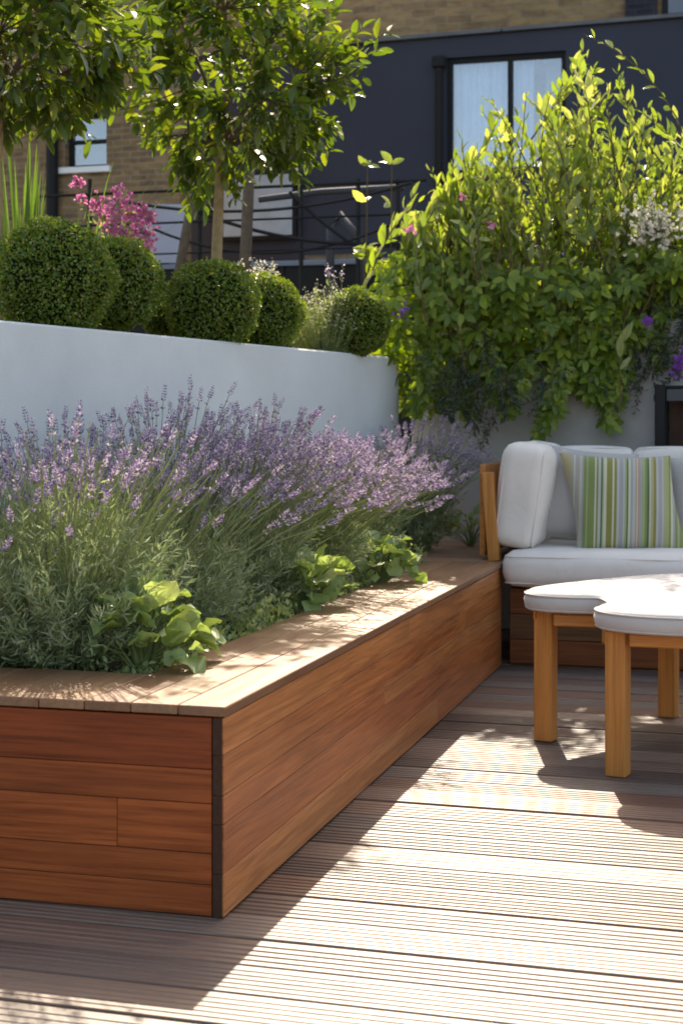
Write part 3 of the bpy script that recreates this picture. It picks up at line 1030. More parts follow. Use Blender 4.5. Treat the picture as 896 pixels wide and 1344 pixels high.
def lavender(loc, h, spread, lean, n_st, n_sh, label, flower=1.0, leafy=0.66):
    t = thing('lavender_bush', loc, label, 'lavender', LG)
    L = np.array(loc)
    N = n_st
    az = rng.uniform(0, 2 * math.pi, N)
    rr = np.sqrt(rng.uniform(0, 1, N))
    base = L + np.c_[np.cos(az) * rr * spread * 0.35, np.sin(az) * rr * spread * 0.35, np.zeros(N)]
    out = np.c_[np.cos(az), np.sin(az), np.zeros(N)] * (rr * rng.uniform(0.6, 1.25, N))[:, None] * spread
    top = base + out + np.array([lean[0], lean[1], 0]) * rng.uniform(0.6, 1.3, N)[:, None] + np.c_[np.zeros(N), np.zeros(N), h * (1.02 - 0.28 * rr ** 2) * rng.uniform(0.78, 1.08, N)]
    tt = np.linspace(0, 1, 6)
    P = base[:, None] + (top - base)[:, None] * tt[None, :, None]
    # stems rise first and then arch outwards
    bend = (tt ** 1.7 - tt)[None, :, None] * (top - base)[:, None] * np.array([0.75, 0.75, 0.0])
    sagz = np.c_[np.zeros(N), np.zeros(N), rng.uniform(0.0, 0.07, N)]
    P = P + bend + (np.sin(tt * math.pi))[None, :, None] * sagz[:, None]
    P += rng.normal(size=P.shape) * 0.006 * tt[None, :, None]
    sb = Bag()
    sb.tubes(P, 0.0022, 0.0013, 3)
    # flower spikes
    d = unit(P[:, -1] - P[:, -2] + rng.normal(size=(N, 3)) * 0.01)
    fb = Bag()
    has = rng.uniform(size=N) < flower
    E, D = P[has, -1], d[has]
    n = len(E)
    sl = rng.uniform(0.035, 0.062, n)
    A = unit(np.cross(D, np.array([0.3, 0.2, 0.9])))
    B = np.cross(D, A)
    wh = 7
    pos, dr, sz = [], [], []
    for w in range(wh):
        f = w / (wh - 1)
        kk = 5 if w < wh - 1 else 2
        if w == 0:
            f = -0.35
        wr = (0.0072 if w not in (0,) else 0.0055) * (1 - 0.45 * max(f, 0) ** 2)
        for j in range(kk):
            a = j / kk * 2 * math.pi + w * 0.7 + rng.uniform(0, 0.6, n)
            rad = np.cos(a)[:, None] * A + np.sin(a)[:, None] * B
            pos.append(E + D * (sl * (f * 0.95 - 0.1))[:, None] + rad * wr * rng.uniform(0.7, 1.2, n)[:, None])
            dr.append(unit(D * 0.75 + rad * 0.65 + rng.normal(size=(n, 3)) * 0.12))
            q = rng.uniform(0.8, 1.25, n) * (1 - 0.3 * max(f, 0))
            sz.append(np.c_[0.0051 * q, 0.0115 * q, 0.0051 * q])
    pos, dr, sz = np.concatenate(pos), np.concatenate(dr), np.concatenate(sz)
    fb.scatter(BUD[0], BUD[1], pos, dr, rand_dirs(len(pos)), sz)
    # leafy shoots around the base
    lb = Bag()
    Ns = n_sh
    az = rng.uniform(0, 2 * math.pi, Ns)
    rr = np.sqrt(rng.uniform(0, 1, Ns))
    b0 = L + np.c_[np.cos(az) * rr * spread * 0.42, np.sin(az) * rr * spread * 0.42, np.zeros(Ns)]
    e0 = b0 + np.c_[np.cos(az) * rr * spread * 0.58 + lean[0] * 0.25, np.sin(az) * rr * spread * 0.65 + lean[1] * 0.3,
                    h * rng.uniform(0.14, leafy, Ns) * (1.1 - 0.35 * rr ** 2)]
    nl = 26
    tl = np.linspace(0.12, 1.0, nl)
    Q = b0[:, None] + (e0 - b0)[:, None] * tl[None, :, None] + (np.sin(tl * math.pi) * 0.03)[None, :, None] * np.array([0, 0, 1.0])
    dd = unit(e0 - b0)
    dl = unit(dd[:, None] * 0.85 + unit(rng.normal(size=(Ns, nl, 3))) * 0.8)
    sz = rng.uniform(0.022, 0.042, (Ns, nl))
    lb.scatter(NEEDLE[0] * np.array([1.25, 1, 1]), NEEDLE[1], Q.reshape(-1, 3), dl.reshape(-1, 3), rand_dirs(Ns * nl), sz.ravel())
    # sparse leaves on the flowering stems
    idx = rng.integers(0, 3, (N, 7))
    fr = rng.uniform(0, 1, (N, 7))
    ii = np.arange(N)[:, None]
    q = P[ii, idx] * (1 - fr[..., None]) + P[ii, idx + 1] * fr[..., None]
    dl = unit(d[:, None] * 0.9 + unit(rng.normal(size=(N, 7, 3))) * 0.7)
    lb.scatter(NEEDLE[0], NEEDLE[1], q.reshape(-1, 3), dl.reshape(-1, 3), rand_dirs(N * 7), rng.uniform(0.02, 0.045, N * 7))
    lb.build('foliage', M['l_grey'], t)
    sb.build('stems', M['s_lav'], t)
    fb.build('flowers', M['f_lav'], t)
    return t


ZS = 0.41
lavender((-2.06, 3.84, ZS), 0.59, 0.29, (0.03, -0.02), 130, 520, 'tall loose lavender bush with sparse purple spikes, nearest the camera against the wall', 0.8, 0.74)
lavender((-1.74, 3.69, ZS), 0.63, 0.30, (0.07, -0.05), 170, 820, 'low bushy mostly green lavender bush behind the nearest leafy rosette', 0.5, 0.74)
lavender((-2.02, 3.60, ZS), 0.52, 0.26, (0.02, -0.02), 90, 600, 'bushy lavender added near the front corner to shade the bench, mostly grey-green leaves', 0.5, 0.76)  # extra bush put in to cast shade on the front bench strip
lavender((-2.05, 4.42, ZS), 0.63, 0.29, (0.05, 0.0), 150, 420, 'tall lavender bush against the grey wall, left of the tallest purple mass', 0.9)
lavender((-1.74, 4.28, ZS), 0.55, 0.28, (0.12, -0.02), 170, 520, 'lavender bush leaning over the bench just beyond the nearest leafy rosette', 0.55)
lavender((-1.98, 4.98, ZS), 0.69, 0.29, (0.10, -0.02), 250, 380, 'tallest lavender bush with dense purple spikes below the second box ball', 1.0)
lavender((-1.72, 4.85, ZS), 0.58, 0.28, (0.17, -0.02), 250, 440, 'sunlit lavender bush fanning over the bench beside the middle leafy rosette', 0.9)
lavender((-1.88, 5.55, ZS), 0.66, 0.28, (0.12, -0.02), 270, 320, 'dense pale purple lavender bush at the wall, left of the rounded wall end', 1.0)
lavender((-1.68, 5.48, ZS), 0.54, 0.26, (0.18, -0.03), 260, 380, 'sunlit lavender bush arching right over the rosette nearest the sofa', 1.0)
lavender((-1.68, 6.15, ZS), 0.54, 0.25, (0.15, -0.04), 240, 320, 'lavender bush just below the rounded end of the grey wall', 1.0)
lavender((-1.62, 7.22, TOPZ), 0.58, 0.24, (0.06, -0.02), 200, 320, 'farthest lavender bush, darker, beside the timber sofa arm', 0.9)


# ------------------------------------------------------------------ leafy rosettes on the bed edge
def rosette(loc, r, n, label):
    t = thing('leafy_rosette', loc, label, 'leafy plant', 'green leafy rosettes along the bed edge')
    L = np.array(loc)
    lb, sb = Bag(), Bag()
    N = n
    az = rng.uniform(0, 2 * math.pi, N)
    lv = rng.uniform(0, 1, N)
    stem = np.c_[np.cos(az) * r * (0.25 + 0.6 * lv), np.sin(az) * r * (0.25 + 0.6 * lv), r * (1.0 - 0.72 * lv) * rng.uniform(0.7, 1.15, N) + 0.02]
    E = L + stem
    P = np.stack([np.repeat(L[None], N, 0) + stem * np.array([0.1, 0.1, 0.0]), L + stem * np.array([0.5, 0.5, 0.7]), E], 1)
    sb.tubes(P, 0.003, 0.002, 4)
    out = np.c_[np.cos(az) * 0.8, np.sin(az) * 0.8, 0.8 - 0.9 * lv + rng.uniform(-0.3, 0.6, N)]
    out += rng.normal(size=(N, 3)) * 0.5
    nrm = np.c_[-np.cos(az) * 0.5, -np.sin(az) * 0.5, np.ones(N)] + rng.normal(size=(N, 3)) * 0.65
    # wavy broad leaf: template with rippled edges
    tv = BROAD[0].copy()
    for seed in range(3):
        v = tv.copy()
        v[1:-1, 2] += rng.uniform(-0.17, 0.17, len(v) - 2) * (np.abs(v[1:-1, 0]) > 0.01)
        v[1:-1, 0] *= rng.uniform(0.85, 1.15, len(v) - 2)
        v = np.where(True, v, v)
        sel = np.arange(N) % 3 == seed
        lb.scatter(v, BROAD[1], E[sel], out[sel], nrm[sel], rng.uniform(0.03, 0.095, sel.sum()) * (r / 0.14))
    lb.build('leaves', M['l_broad'], t, smooth=True)
    sb.build('stems', M['stemg'], t)


rosette((-1.50, 3.62, 0.425), 0.16, 84, 'large pale green leafy rosette spilling onto the near bench corner')
rosette((-1.455, 4.93, 0.43), 0.14, 60, 'mid-bed leafy rosette beside the sunlit bench boards')
rosette((-1.42, 5.72, 0.43), 0.145, 64, 'spreading leafy rosette below the far lavender, nearest the sofa')
rosette((-1.40, 7.55, TOPZ), 0.13, 26, 'small bright leafy plant behind the sofa arm, beside the farthest lavender')

gc = Bag()
N = 5200
gx_ = -1.64 + 0.225 * rng.uniform(0, 1, N) ** 0.8
gy_ = rng.uniform(3.50, 6.66, N)
clump = 0.5 + 0.5 * np.sin(gy_ * 9.0 + 2 * np.sin(gx_ * 31))
gz_ = 0.405 + rng.uniform(0, 1, N) * (0.035 + 0.09 * clump)
gc.scatter(DIAMOND[0] * np.array([0.8, 1, 1]), DIAMOND[1], np.c_[gx_, gy_, gz_], rand_dirs(N) + np.array([0.15, -0.1, 0.6]), rand_dirs(N), rng.uniform(0.012, 0.03, N))
gcs = Bag()
gc.build('ground_cover', M['l_pale'], kind='stuff')

# ------------------------------------------------------------------ clipped box balls
BG = 'clipped box balls on the grey wall'


def box_ball(px, py, rpx, d, n, label, squash=0.97):
    c = at(px, py, d)
    r = rpx / F_PX * d
    t = thing('box_ball', (c[0], c[1], 1.352), label, 'topiary', BG)
    lb = Bag()
    N = n
    dirs = rand_dirs(N)
    lump = 1 + 0.05 * np.sin(dirs[:, 0] * 6 + px) * np.sin(dirs[:, 2] * 6 + py) + 0.02 * np.sin(dirs[:, 1] * 15 + px)
    rad = r * lump * (1 - np.abs(rng.normal(size=N)) * 0.055) * np.where(rng.uniform(size=N) < 0.05, rng.uniform(1.02, 1.085, N), 1.0)
    pos = c + dirs * rad[:, None] * np.array([1, 1, squash])
    keep = pos[:, 2] > 1.353
    pos, dirs = pos[keep], dirs[keep]
    n = len(pos)
    dl = unit(dirs * 0.55 + rand_dirs(n) * 0.85)
    lb.scatter(DIAMOND[0] * np.array([1.05, 1, 1]), DIAMOND[1], pos, dl, unit(dirs + rand_dirs(n) * 0.8), rng.uniform(0.010, 0.0175, n))
    lb.build('leaves', M['l_box'], t)
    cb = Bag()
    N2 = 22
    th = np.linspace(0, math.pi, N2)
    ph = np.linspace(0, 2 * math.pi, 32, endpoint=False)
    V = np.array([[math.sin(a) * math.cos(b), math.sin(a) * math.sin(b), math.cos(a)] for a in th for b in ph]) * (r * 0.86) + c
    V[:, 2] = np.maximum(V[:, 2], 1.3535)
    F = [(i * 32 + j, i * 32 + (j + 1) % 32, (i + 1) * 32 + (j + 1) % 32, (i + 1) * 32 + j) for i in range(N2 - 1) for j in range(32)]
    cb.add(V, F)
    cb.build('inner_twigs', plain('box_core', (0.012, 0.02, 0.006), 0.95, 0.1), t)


box_ball(72, 366, 80, 5.62, 13000, 'largest box ball, in front of the sword-shaped leaves')
box_ball(150, 374, 63, 6.05, 9000, 'box ball tucked behind the largest one, below the pink flowers')
box_ball(212, 415, 26, 6.6, 2500, 'small box ball almost hidden between two bigger ones')
box_ball(278, 402, 62, 6.45, 10000, 'round box ball in front of the slim tree trunk')
box_ball(348, 410, 51, 6.95, 8000, 'box ball to the right of the trunk, beside the pale flowering herb')
box_ball(466, 423, 45, 7.45, 7000, 'dark box ball nearest the rounded end of the wall')

# pale flowering herb
hp = at(425, 440, 7.42)
t = thing('flowering_herb', (hp[0], hp[1], 1.352), 'pale feathery herb with tiny white flowers between two box balls', 'herb')
N = 420
az = rng.uniform(0, 2 * math.pi, N)
rr = np.sqrt(rng.uniform(0, 1, N))
base = np.array([hp[0], hp[1], 1.352]) + np.c_[np.cos(az) * rr * 0.09, np.sin(az) * rr * 0.09, np.zeros(N)]
top = base + np.c_[np.cos(az) * rr * 0.14 - 0.01, np.sin(az) * rr * 0.14, (0.36 - 0.12 * rr ** 2) * rng.uniform(0.55, 1.05, N)]
tt = np.linspace(0, 1, 4)
P = base[:, None] + (top - base)[:, None] * tt[None, :, None]
sb = Bag(); sb.tubes(P, 0.0014, 0.0009, 3); sb.build('stems', M['s_lav'], t)
lb = Bag()
f = rng.uniform(0.1, 1, (N, 16))
q = base[:, None] + (top - base)[:, None] * f[..., None]
lb.scatter(NEEDLE[0] * np.array([1.8, 1, 1]), NEEDLE[1], q.reshape(-1, 3), rand_dirs(N * 16) + np.array([0, 0, 0.6]), rand_dirs(N * 16), rng.uniform(0.012, 0.024, N * 16))
lb.build('foliage', M['l_pale'], t)
fb = Bag()
k = 5
q = np.repeat(top, k, 0) + rng.normal(size=(N * k, 3)) * 0.008
fb.scatter(DIAMOND[0] * np.array([1.3, 1, 1]), DIAMOND[1], q, rand_dirs(N * k), rand_dirs(N * k), rng.uniform(0.004, 0.008, N * k))
fb.build('flowers', M['f_white'], t)


def wisps(px0, px1, pyb, pyt, d, n, label, fmat, name='wispy_flower', cat='flower', zb=None, leafy=6, fl=7, fs=0.009, lmat='l_pale', jit=0.2):
    """upright thin stems with small flowers at the tip"""
    dd = d + rng.uniform(-jit, jit, n)
    base = np.array([at(rng.uniform(px0, px1), pyb, q) for q in dd])
    if zb is not None:
        base[:, 2] = zb
    top = np.array([at(rng.uniform(px0, px1), pyt + rng.uniform(0, 0.45) * (pyb - pyt), q) for q in dd])
    m = base.mean(0)
    t = thing(name, (m[0], m[1], base[:, 2].min()), label, cat)
    tt = np.linspace(0, 1, 5)
    P = base[:, None] + (top - base)[:, None] * tt[None, :, None] + rng.normal(size=(n, 1, 3)) * (np.sin(tt * 3.14) * 0.012)[None, :, None]
    sb = Bag(); sb.tubes(P, 0.0022, 0.0012, 4)
    if leafy:
        f = rng.uniform(0.05, 0.85, (n, leafy))
        q = base[:, None] + (top - base)[:, None] * f[..., None]
        lb = Bag()
        lb.scatter(LANCE[0], LANCE[1], q.reshape(-1, 3), rand_dirs(n * leafy) + np.array([0, 0, 0.8]), rand_dirs(n * leafy), rng.uniform(0.03, 0.06, n * leafy))
        lb.build('foliage', M[lmat], t)
    fb = sb
    fb.mi = 1
    f = 1 - np.abs(rng.normal(size=(n, fl))) * 0.06
    q = base[:, None] + (top - base)[:, None] * f[..., None] + rng.normal(size=(n, fl, 3)) * 0.009
    fb.scatter(DIAMOND[0] * np.array([1.9, 1, 1]), DIAMOND[1], q.reshape(-1, 3), rand_dirs(n * fl), rand_dirs(n * fl), rng.uniform(0.7, 1.3, n * fl) * fs)
    fb.build('flower_stems', [M['stemg'], M[fmat]], t)
    return t


wisps(300, 365, 400, 340, 7.3, 60, 'white flowered wispy herb behind the box balls right of the trunk', 'f_white', zb=1.352, fl=8, fs=0.008)
wisps(245, 300, 400, 345, 7.6, 30, 'small dark purple salvia spikes behind the slim tree trunk', 'f_purple', zb=1.352, fl=9, fs=0.008)
wisps(428, 450, 400, 342, 7.8, 8, 'few thin seed-head stalks rising behind the dark end box ball', 'f_lav', zb=1.352, fl=9, fs=0.008, leafy=2)

# pink flowers behind the balls
base = at(160, 380, 6.6)
t = thing('pink_phlox', (base[0], base[1], 1.352), 'bright pink flowering phlox behind the two left box balls', 'flower')
heads = []
for (x, y, s_) in ((185, 305, 1.2), (172, 283, 0.9), (195, 318, 1.1), (150, 272, 0.8), (188, 330, 0.8), (163, 262, 0.7), (180, 292, 1.0), (145, 296, 0.7), (126, 268, 0.65),
                   (160, 305, .6), (198, 284, 0.7), (135, 282, .5), (103, 240, .35), (106, 262, .4), (188, 274, .6), (155, 252, .5)):
    heads.append((at(x, y, 6.5 + random.uniform(-0.12, 0.12)), s_))
sb, fb, lb = Bag(), Bag(), Bag()
for h_, s_ in heads:
    b0 = np.array([base[0] + random.uniform(-.05, .05), base[1] + random.uniform(-.05, .05), 1.352])
    mid = (b0 + h_) / 2 + np.array([0, 0, 0.03])
    sb.tube(np.array([b0, mid, h_]), [0.003, 0.0025, 0.002], 5)
    n = int(34 * s_) + 7
    fb = Bag()
    c = h_ + rng.normal(size=(n, 3)) * np.array([0.017, 0.017, 0.02]) * (0.4 + s_ * 0.85)
    for kk in range(4):
        a = kk * math.pi / 2
        ax = rand_dirs(n)
        tn = unit(np.cross(ax, rand_dirs(n)))
        fb.scatter(DIAMOND[0] * np.array([2.0, 1, 1]), DIAMOND[1], c, tn, ax, rng.uniform(0.009, 0.015, n))
    fb.mi = 1
    fb.tubes(np.stack([np.repeat(h_[None], n, 0), (h_ + c) / 2 + 0.002, c], 1), 0.0014, 0.001, 3)
    fb.build('flower_head', [M['f_pink'], M['stemg']], t)
    n = 14
    f = rng.uniform(0.2, 0.95, n)[:, None]
    lb.scatter(LANCE[0], LANCE[1], b0 * (1 - f) + h_ * f, rand_dirs(n) + np.array([0, 0, .5]), rand_dirs(n), rng.uniform(0.04, 0.08, n))
sb.build('stems', M['stemg'], t)
lb.build('foliage', M['l_pale'], t)


def blades(px, pyb, d, n, hlo, hhi, w, spread, lean, label, name, cat, mat='l_iris', droop=0.15):
    c = at(px, pyb, d)
    c[2] = 1.352
    b = Bag()
    for i in range(n):
        az = random.uniform(0, 6.28)
        b0 = c + np.array([math.cos(az), math.sin(az), 0]) * random.uniform(0, 0.07)
        h = random.uniform(hlo, hhi)
        dirv = np.array([math.cos(az) * spread + lean, math.sin(az) * spread, 0]) * random.uniform(0.3, 1)
        side = np.array([math.cos(az + 1.3), math.sin(az + 1.3), 0])
        m = 8
        L, R_ = [], []
        for j in range(m):
            f = j / (m - 1)
            p = b0 + dirv * h * f ** 1.6 + np.array([0, 0, h * (f - droop * f ** 3)])
            ww = w * (1 - f ** 2.5) * (0.7 + 0.3 * math.sin(f * 3.14)) + 0.0006
            L.append(p - side * ww); R_.append(p + side * ww)
        V = np.array(L + R_)
        F = [(j, j + 1, m + j + 1, m + j) for j in range(m - 1)]
        b.add(V, F)
    o = b.build(name, M[mat], smooth=True, origin=c)
    return tag(o, label, cat)


blades(33, 330, 6.5, 36, 0.55, 1.0, 0.0135, 0.13, 0.02, 'clump of upright sword-shaped green leaves beside the left trunk', 'sword_leaf_clump', 'plant', droop=0.0)
blades(110, 345, 6.75, 26, 0.5, 0.98, 0.0042, 0.45, 0.25, 'arching thin grass blades behind the box balls, left of the pink flowers', 'grass_tuft', 'grass')


# ------------------------------------------------------------------ small standard trees
def bay_tree(px_t, d, px_c, py_c, rx, ry, nt, label, trunk_r, flat=0.0, seed=1):
    r_ = np.random.default_rng(seed)
    base = at(px_t, 400, d)
    base[2] = 1.352
    c = at(px_c, py_c, d)
    R3 = np.array([rx / F_PX * d, rx / F_PX * d, ry / F_PX * d])
    t = thing('standard_bay_tree', base, label, 'tree', 'clipped standard trees behind the grey wall')
    fork = np.array([base[0], base[1], c[2] - R3[2] * 0.55])
    tb = Bag()
    m = 9
    pts = [base + (fork - base) * f + np.array([0.010 * math.sin(f * 5 + seed), 0.008 * math.cos(f * 4), 0]) for f in np.linspace(0, 1, m)]
    tb.tube(np.array(pts), np.linspace(trunk_r * 1.12, trunk_r * 0.82, m), 10)
    tb.build('trunk', M['bark'], t, smooth=True)
    fork = pts[-1]
    limbs, tips = Bag(), []
    L0 = []
    for i in range(9):
        a = i * 2.4 + seed
        e = c + R3 * np.array([math.cos(a) * 0.45, math.sin(a) * 0.45, r_.uniform(-0.35, 0.45)])
        mid = (fork + e) / 2 + r_.normal(size=3) * 0.03
        limbs.tube(np.array([fork - np.array([0, 0, 0.02]), mid, e]), [trunk_r * 0.5, trunk_r * 0.34, trunk_r * 0.2], 6)
        L0 += [mid, e, (mid + e) / 2]
    L0 = np.array(L0)
    lpos, ld, ln, ls = [], [], [], []
    P = []
    for i in range(nt):
        dv = unit(r_.normal(size=3))
        bump = 1 + 0.16 * math.sin(dv[0] * 5 + seed) * math.cos(dv[2] * 6 + seed * 2) + 0.1 * math.sin(dv[1] * 9)
        rad = r_.uniform(0.45, 1.0) ** 0.6 * bump * (1.14 if r_.uniform() < 0.1 else 1.0)
        tip = c + R3 * dv * rad
        j = np.argmin(np.linalg.norm(L0 - tip, axis=1) + r_.uniform(0, 0.08, len(L0)))
        st_ = L0[j]
        start = tip + (st_ - tip) * min(1.0, 0.22 / (np.linalg.norm(st_ - tip) + 1e-6)) if r_.uniform() > 0.45 else st_
        dirn = unit(tip - start)
        if dv[2] < -0.2:
            dirn = unit(dirn + np.array([0, 0, -0.25]))
        mid = (start + tip) / 2 + r_.normal(size=3) * 0.015
        P.append(np.array([start * (1 - f) ** 2 + 2 * mid * f * (1 - f) + tip * f * f for f in (0, 0.33, 0.66, 1.0)]))
        n = r_.integers(7, 12)
        for q in range(n):
            f = 0.3 + 0.7 * (q + 0.5) / n
            p = start * (1 - f) ** 2 + 2 * mid * f * (1 - f) + tip * f * f
            a = q * 2.4 + i
            ax = unit(np.cross(dirn, [0.2, 0.3, 0.93]))
            ay = np.cross(dirn, ax)
            o = math.cos(a) * ax + math.sin(a) * ay
            ld.append(unit(dirn * r_.uniform(0.35, 1.0) + o * 0.85 + np.array([0, 0, 0.18 if dv[2] > 0 else -0.2])))
            ln.append(unit(np.array([0, 0, 1.0]) + o * 0.5 + r_.normal(size=3) * 0.45))
            lpos.append(p)
            ls.append(r_.uniform(0.045, 0.092))
    limbs.tubes(np.array(P), 0.0032, 0.0016, 4)
    limbs.build('limbs', M['twig'], t)
    lb = Bag()
    ls = np.array(ls)
    lb.scatter(OVAL[0] * np.array([0.82, 1, 1]), OVAL[1], np.array(lpos), np.array(ld), np.array(ln), ls)
    lb.build('crown', M['l_bay'], t, smooth=True)


bay_tree(287, 6.9, 312, 95, 166, 174, 370, 'standard tree with slim pale trunk rising behind the middle box balls', 0.0245, seed=3)
bay_tree(-1, 5.75, 14, 44, 200, 152, 380, 'standard tree beside the sword-shaped leaves, its crown only partly seen', 0.026, seed=8)


# ------------------------------------------------------------------ the shrubs and climbers behind the sofa
def shoots(starts, tips, n_leaf, leaf_len, tmpl, wide, r_, up=0.35, spread=0.8, f0=0.15, bend=0.05, sr=0.005):
    lp, ld, ln, ls, P = [], [], [], [], []
    for i, (a, b) in enumerate(zip(starts, tips)):
        mid = (a + b) / 2 + r_.normal(size=3) * bend
        P.append(np.array([a * (1 - f) ** 2 + 2 * mid * f * (1 - f) + b * f * f for f in (0, 0.2, 0.4, 0.6, 0.8, 1.0)]))
        dirn = unit(b - mid)
        ax = unit(np.cross(dirn, [0.2, 0.9, 0.3]))
        ay = np.cross(dirn, ax)
        vig = r_.uniform(0.6, 1.08)
        for q in range(n_leaf):
            f = f0 + (1 - f0) * (q + r_.uniform(0, 1)) / n_leaf
            p = a * (1 - f) ** 2 + 2 * mid * f * (1 - f) + b * f * f
            an = q * 2.4 + i
            o = math.cos(an) * ax + math.sin(an) * ay
            ld.append(unit(dirn * r_.uniform(0.5, 1.1) + o * spread + np.array([0, 0, up])))
            ln.append(unit(o * 0.7 + np.array([0, -0.2, 0.7]) + r_.normal(size=3) * 0.4))
            lp.append(p)
            ls.append(leaf_len * vig * r_.uniform(0.55, 1.2) * (1.0 if f < 0.85 else 0.7))
    lb = Bag()
    lb.scatter(tmpl[0] * np.array([wide, 1, 1]), tmpl[1], np.array(lp), np.array(ld), np.array(ln), np.array(ls))
    sb = Bag()
    sb.tubes(np.array(P), sr, sr * 0.36, 4)
    return lb, sb


r5 = np.random.default_rng(5)
outl = np.array([(520, 335), (545, 275), (565, 245), (592, 228), (612, 195), (628, 165), (645, 140), (665, 150), (690, 135), (715, 125), (740, 100), (765, 48), (785, 105), (812, 92), (830, 140), (850, 168), (870, 195), (896, 165), (960, 150), (1040, 190)], float)


def top_at(px):
    return np.interp(px, outl[:, 0], outl[:, 1])


starts, tips = [], []
for i in range(330):
    px = r5.uniform(540, 1000)
    tp_ = top_at(px)
    f = abs(r5.normal()) * 0.5 + (0.27 if i > 60 else 0.1)
    py = tp_ + 8 + f * (330 - tp_)
    if py > 400:
        py = r5.uniform(tp_, 380)
    d = r5.uniform(7.6, 8.5) if f > 0.25 else r5.uniform(7.75, 8.2)
    e = at(px, py, d)
    a = e + np.array([r5.normal() * 0.10 - (px - 740) / F_PX * 1.2, r5.normal() * 0.08 + 0.05, -r5.uniform(0.3, 0.6)])
    starts.append(a); tips.append(e)
for (px, py) in ((765, 44), (773, 72), (757, 78), (750, 102), (778, 95), (808, 88), (816, 106), (798, 112), (850, 140), (862, 152), (640, 130), (632, 146), (656, 150), (606, 182), (596, 205),
                 (690, 122), (701, 136), (735, 112), (722, 122), (562, 218), (546, 252), (880, 182), (892, 166), (930, 120), (950, 95), (915, 150)):
    for k in range(2):
        e = at(px + r5.normal() * 12 * k, py + 22 * k, 7.9 + r5.normal() * 0.1)
        starts.append(e + np.array([r5.normal() * 0.2, 0.03, -r5.uniform(0.4, 0.65)])); tips.append(e)
t = thing('evergreen_shrub', (-0.62, 8.35, 1.5), 'tall sunlit yellow-green shrub towering behind the sofa', 'shrub')
lb, sb = shoots(starts, tips, 15, 0.108, LANCE, 1.1, r5, up=0.4, spread=0.7, bend=0.085)
lb.build('foliage', M['l_sun'], t, smooth=True)
root = np.array([-0.62, 8.4, 1.5])
for i in range(14):
    e = starts[i * 27]
    sb.tube(np.array([root + r5.normal(size=3) * np.array([0.25, 0.1, 0]), (root + e) / 2 + r5.normal(size=3) * 0.05, e]), [0.016, 0.011, 0.006], 6)
sb.build('stems', M['twig'], t)

# broad upright shoots at the left of the shrub
starts, tips = [], []
for i in range(46):
    px = r5.uniform(528, 635)
    e = at(px, np.interp(px, [528, 560, 600, 635], [300, 262, 232, 250]) + abs(r5.normal()) * 60, r5.uniform(7.7, 8.1))
    starts.append(e + np.array([r5.normal() * 0.06 + 0.05, 0.05, -r5.uniform(0.22, 0.4)])); tips.append(e)
t = thing('broad_leaf_shrub', at(585, 430, 7.9) * np.array([1, 1, 0]) + np.array([0, 0, 1.5]), 'smaller shrub with broad upright lime leaves at the left of the tall shrub', 'shrub')
lb, sb = shoots(starts, tips, 10, 0.135, LANCE, 1.35, r5, up=0.6, spread=0.55)
lb.build('foliage', M['l_sun'], t, smooth=True)
sb.build('stems', M['twig'], t)

# slender bare shoots
for (x, y0, y1, lab) in ((479, 330, 216, 'bare slender shoot with a leafy foot, left of the taller bare shoot'), (511, 360, 214, 'taller bare slender shoot with a few leaves, next to the climber')):
    a, b_ = at(x - 2, y0 + 60, 8.1), at(x + 3, y1, 8.1)
    t = thing('slender_shoot', a, lab, 'plant')
    sb = Bag(); sb.tube(np.array([a, (a + b_) / 2 + np.array([0.006, 0, 0]), b_]), [0.005, 0.004, 0.003], 6); sb.build('stem', M['twig'], t)
    lp, ld = [], []
    for f, k in ((0.99, 4), (0.72, 2), (0.3, 9), (0.36, 7)):
        for j in range(k):
            lp.append(a * (1 - f) + b_ * f); ld.append(unit(np.array([math.cos(j * 2.4 + x), math.sin(j * 2.4 + x) * 0.5, r5.uniform(-0.1, 0.9)])))
    ld = np.array(ld)
    lb = Bag(); lb.scatter(OVAL[0], OVAL[1], np.array(lp), ld, rand_dirs(len(lp)) + np.array([0, -1, .6]), r5.uniform(0.05, 0.1, len(lp))); lb.build('leaves', M['l_sun'], t, smooth=True)

# five-leaflet climber spilling over the wall
t = thing('climbing_vine', (-0.8, 7.88, 1.2), 'green climber with five-part leaves spilling over the grey wall behind the sofa', 'climber')
lp, ld, ln, ls, P = [], [], [], [], []


def palm(p, nrm_, up, sz):
    x = unit(np.cross(up, nrm_))
    for a in (-100, -52, 0, 52, 100):
        ar = math.radians(a + r5.uniform(-10, 10))
        dv = up * math.cos(ar) + x * math.sin(ar)
        lp.append(p + dv * sz * 0.12); ld.append(unit(dv + nrm_ * r5.uniform(-0.1, 0.25))); ln.append(unit(nrm_ + r5.normal(size=3) * 0.15)); ls.append(sz * r5.uniform(0.8, 1.1) * (1.0 if abs(a) < 80 else 0.8))


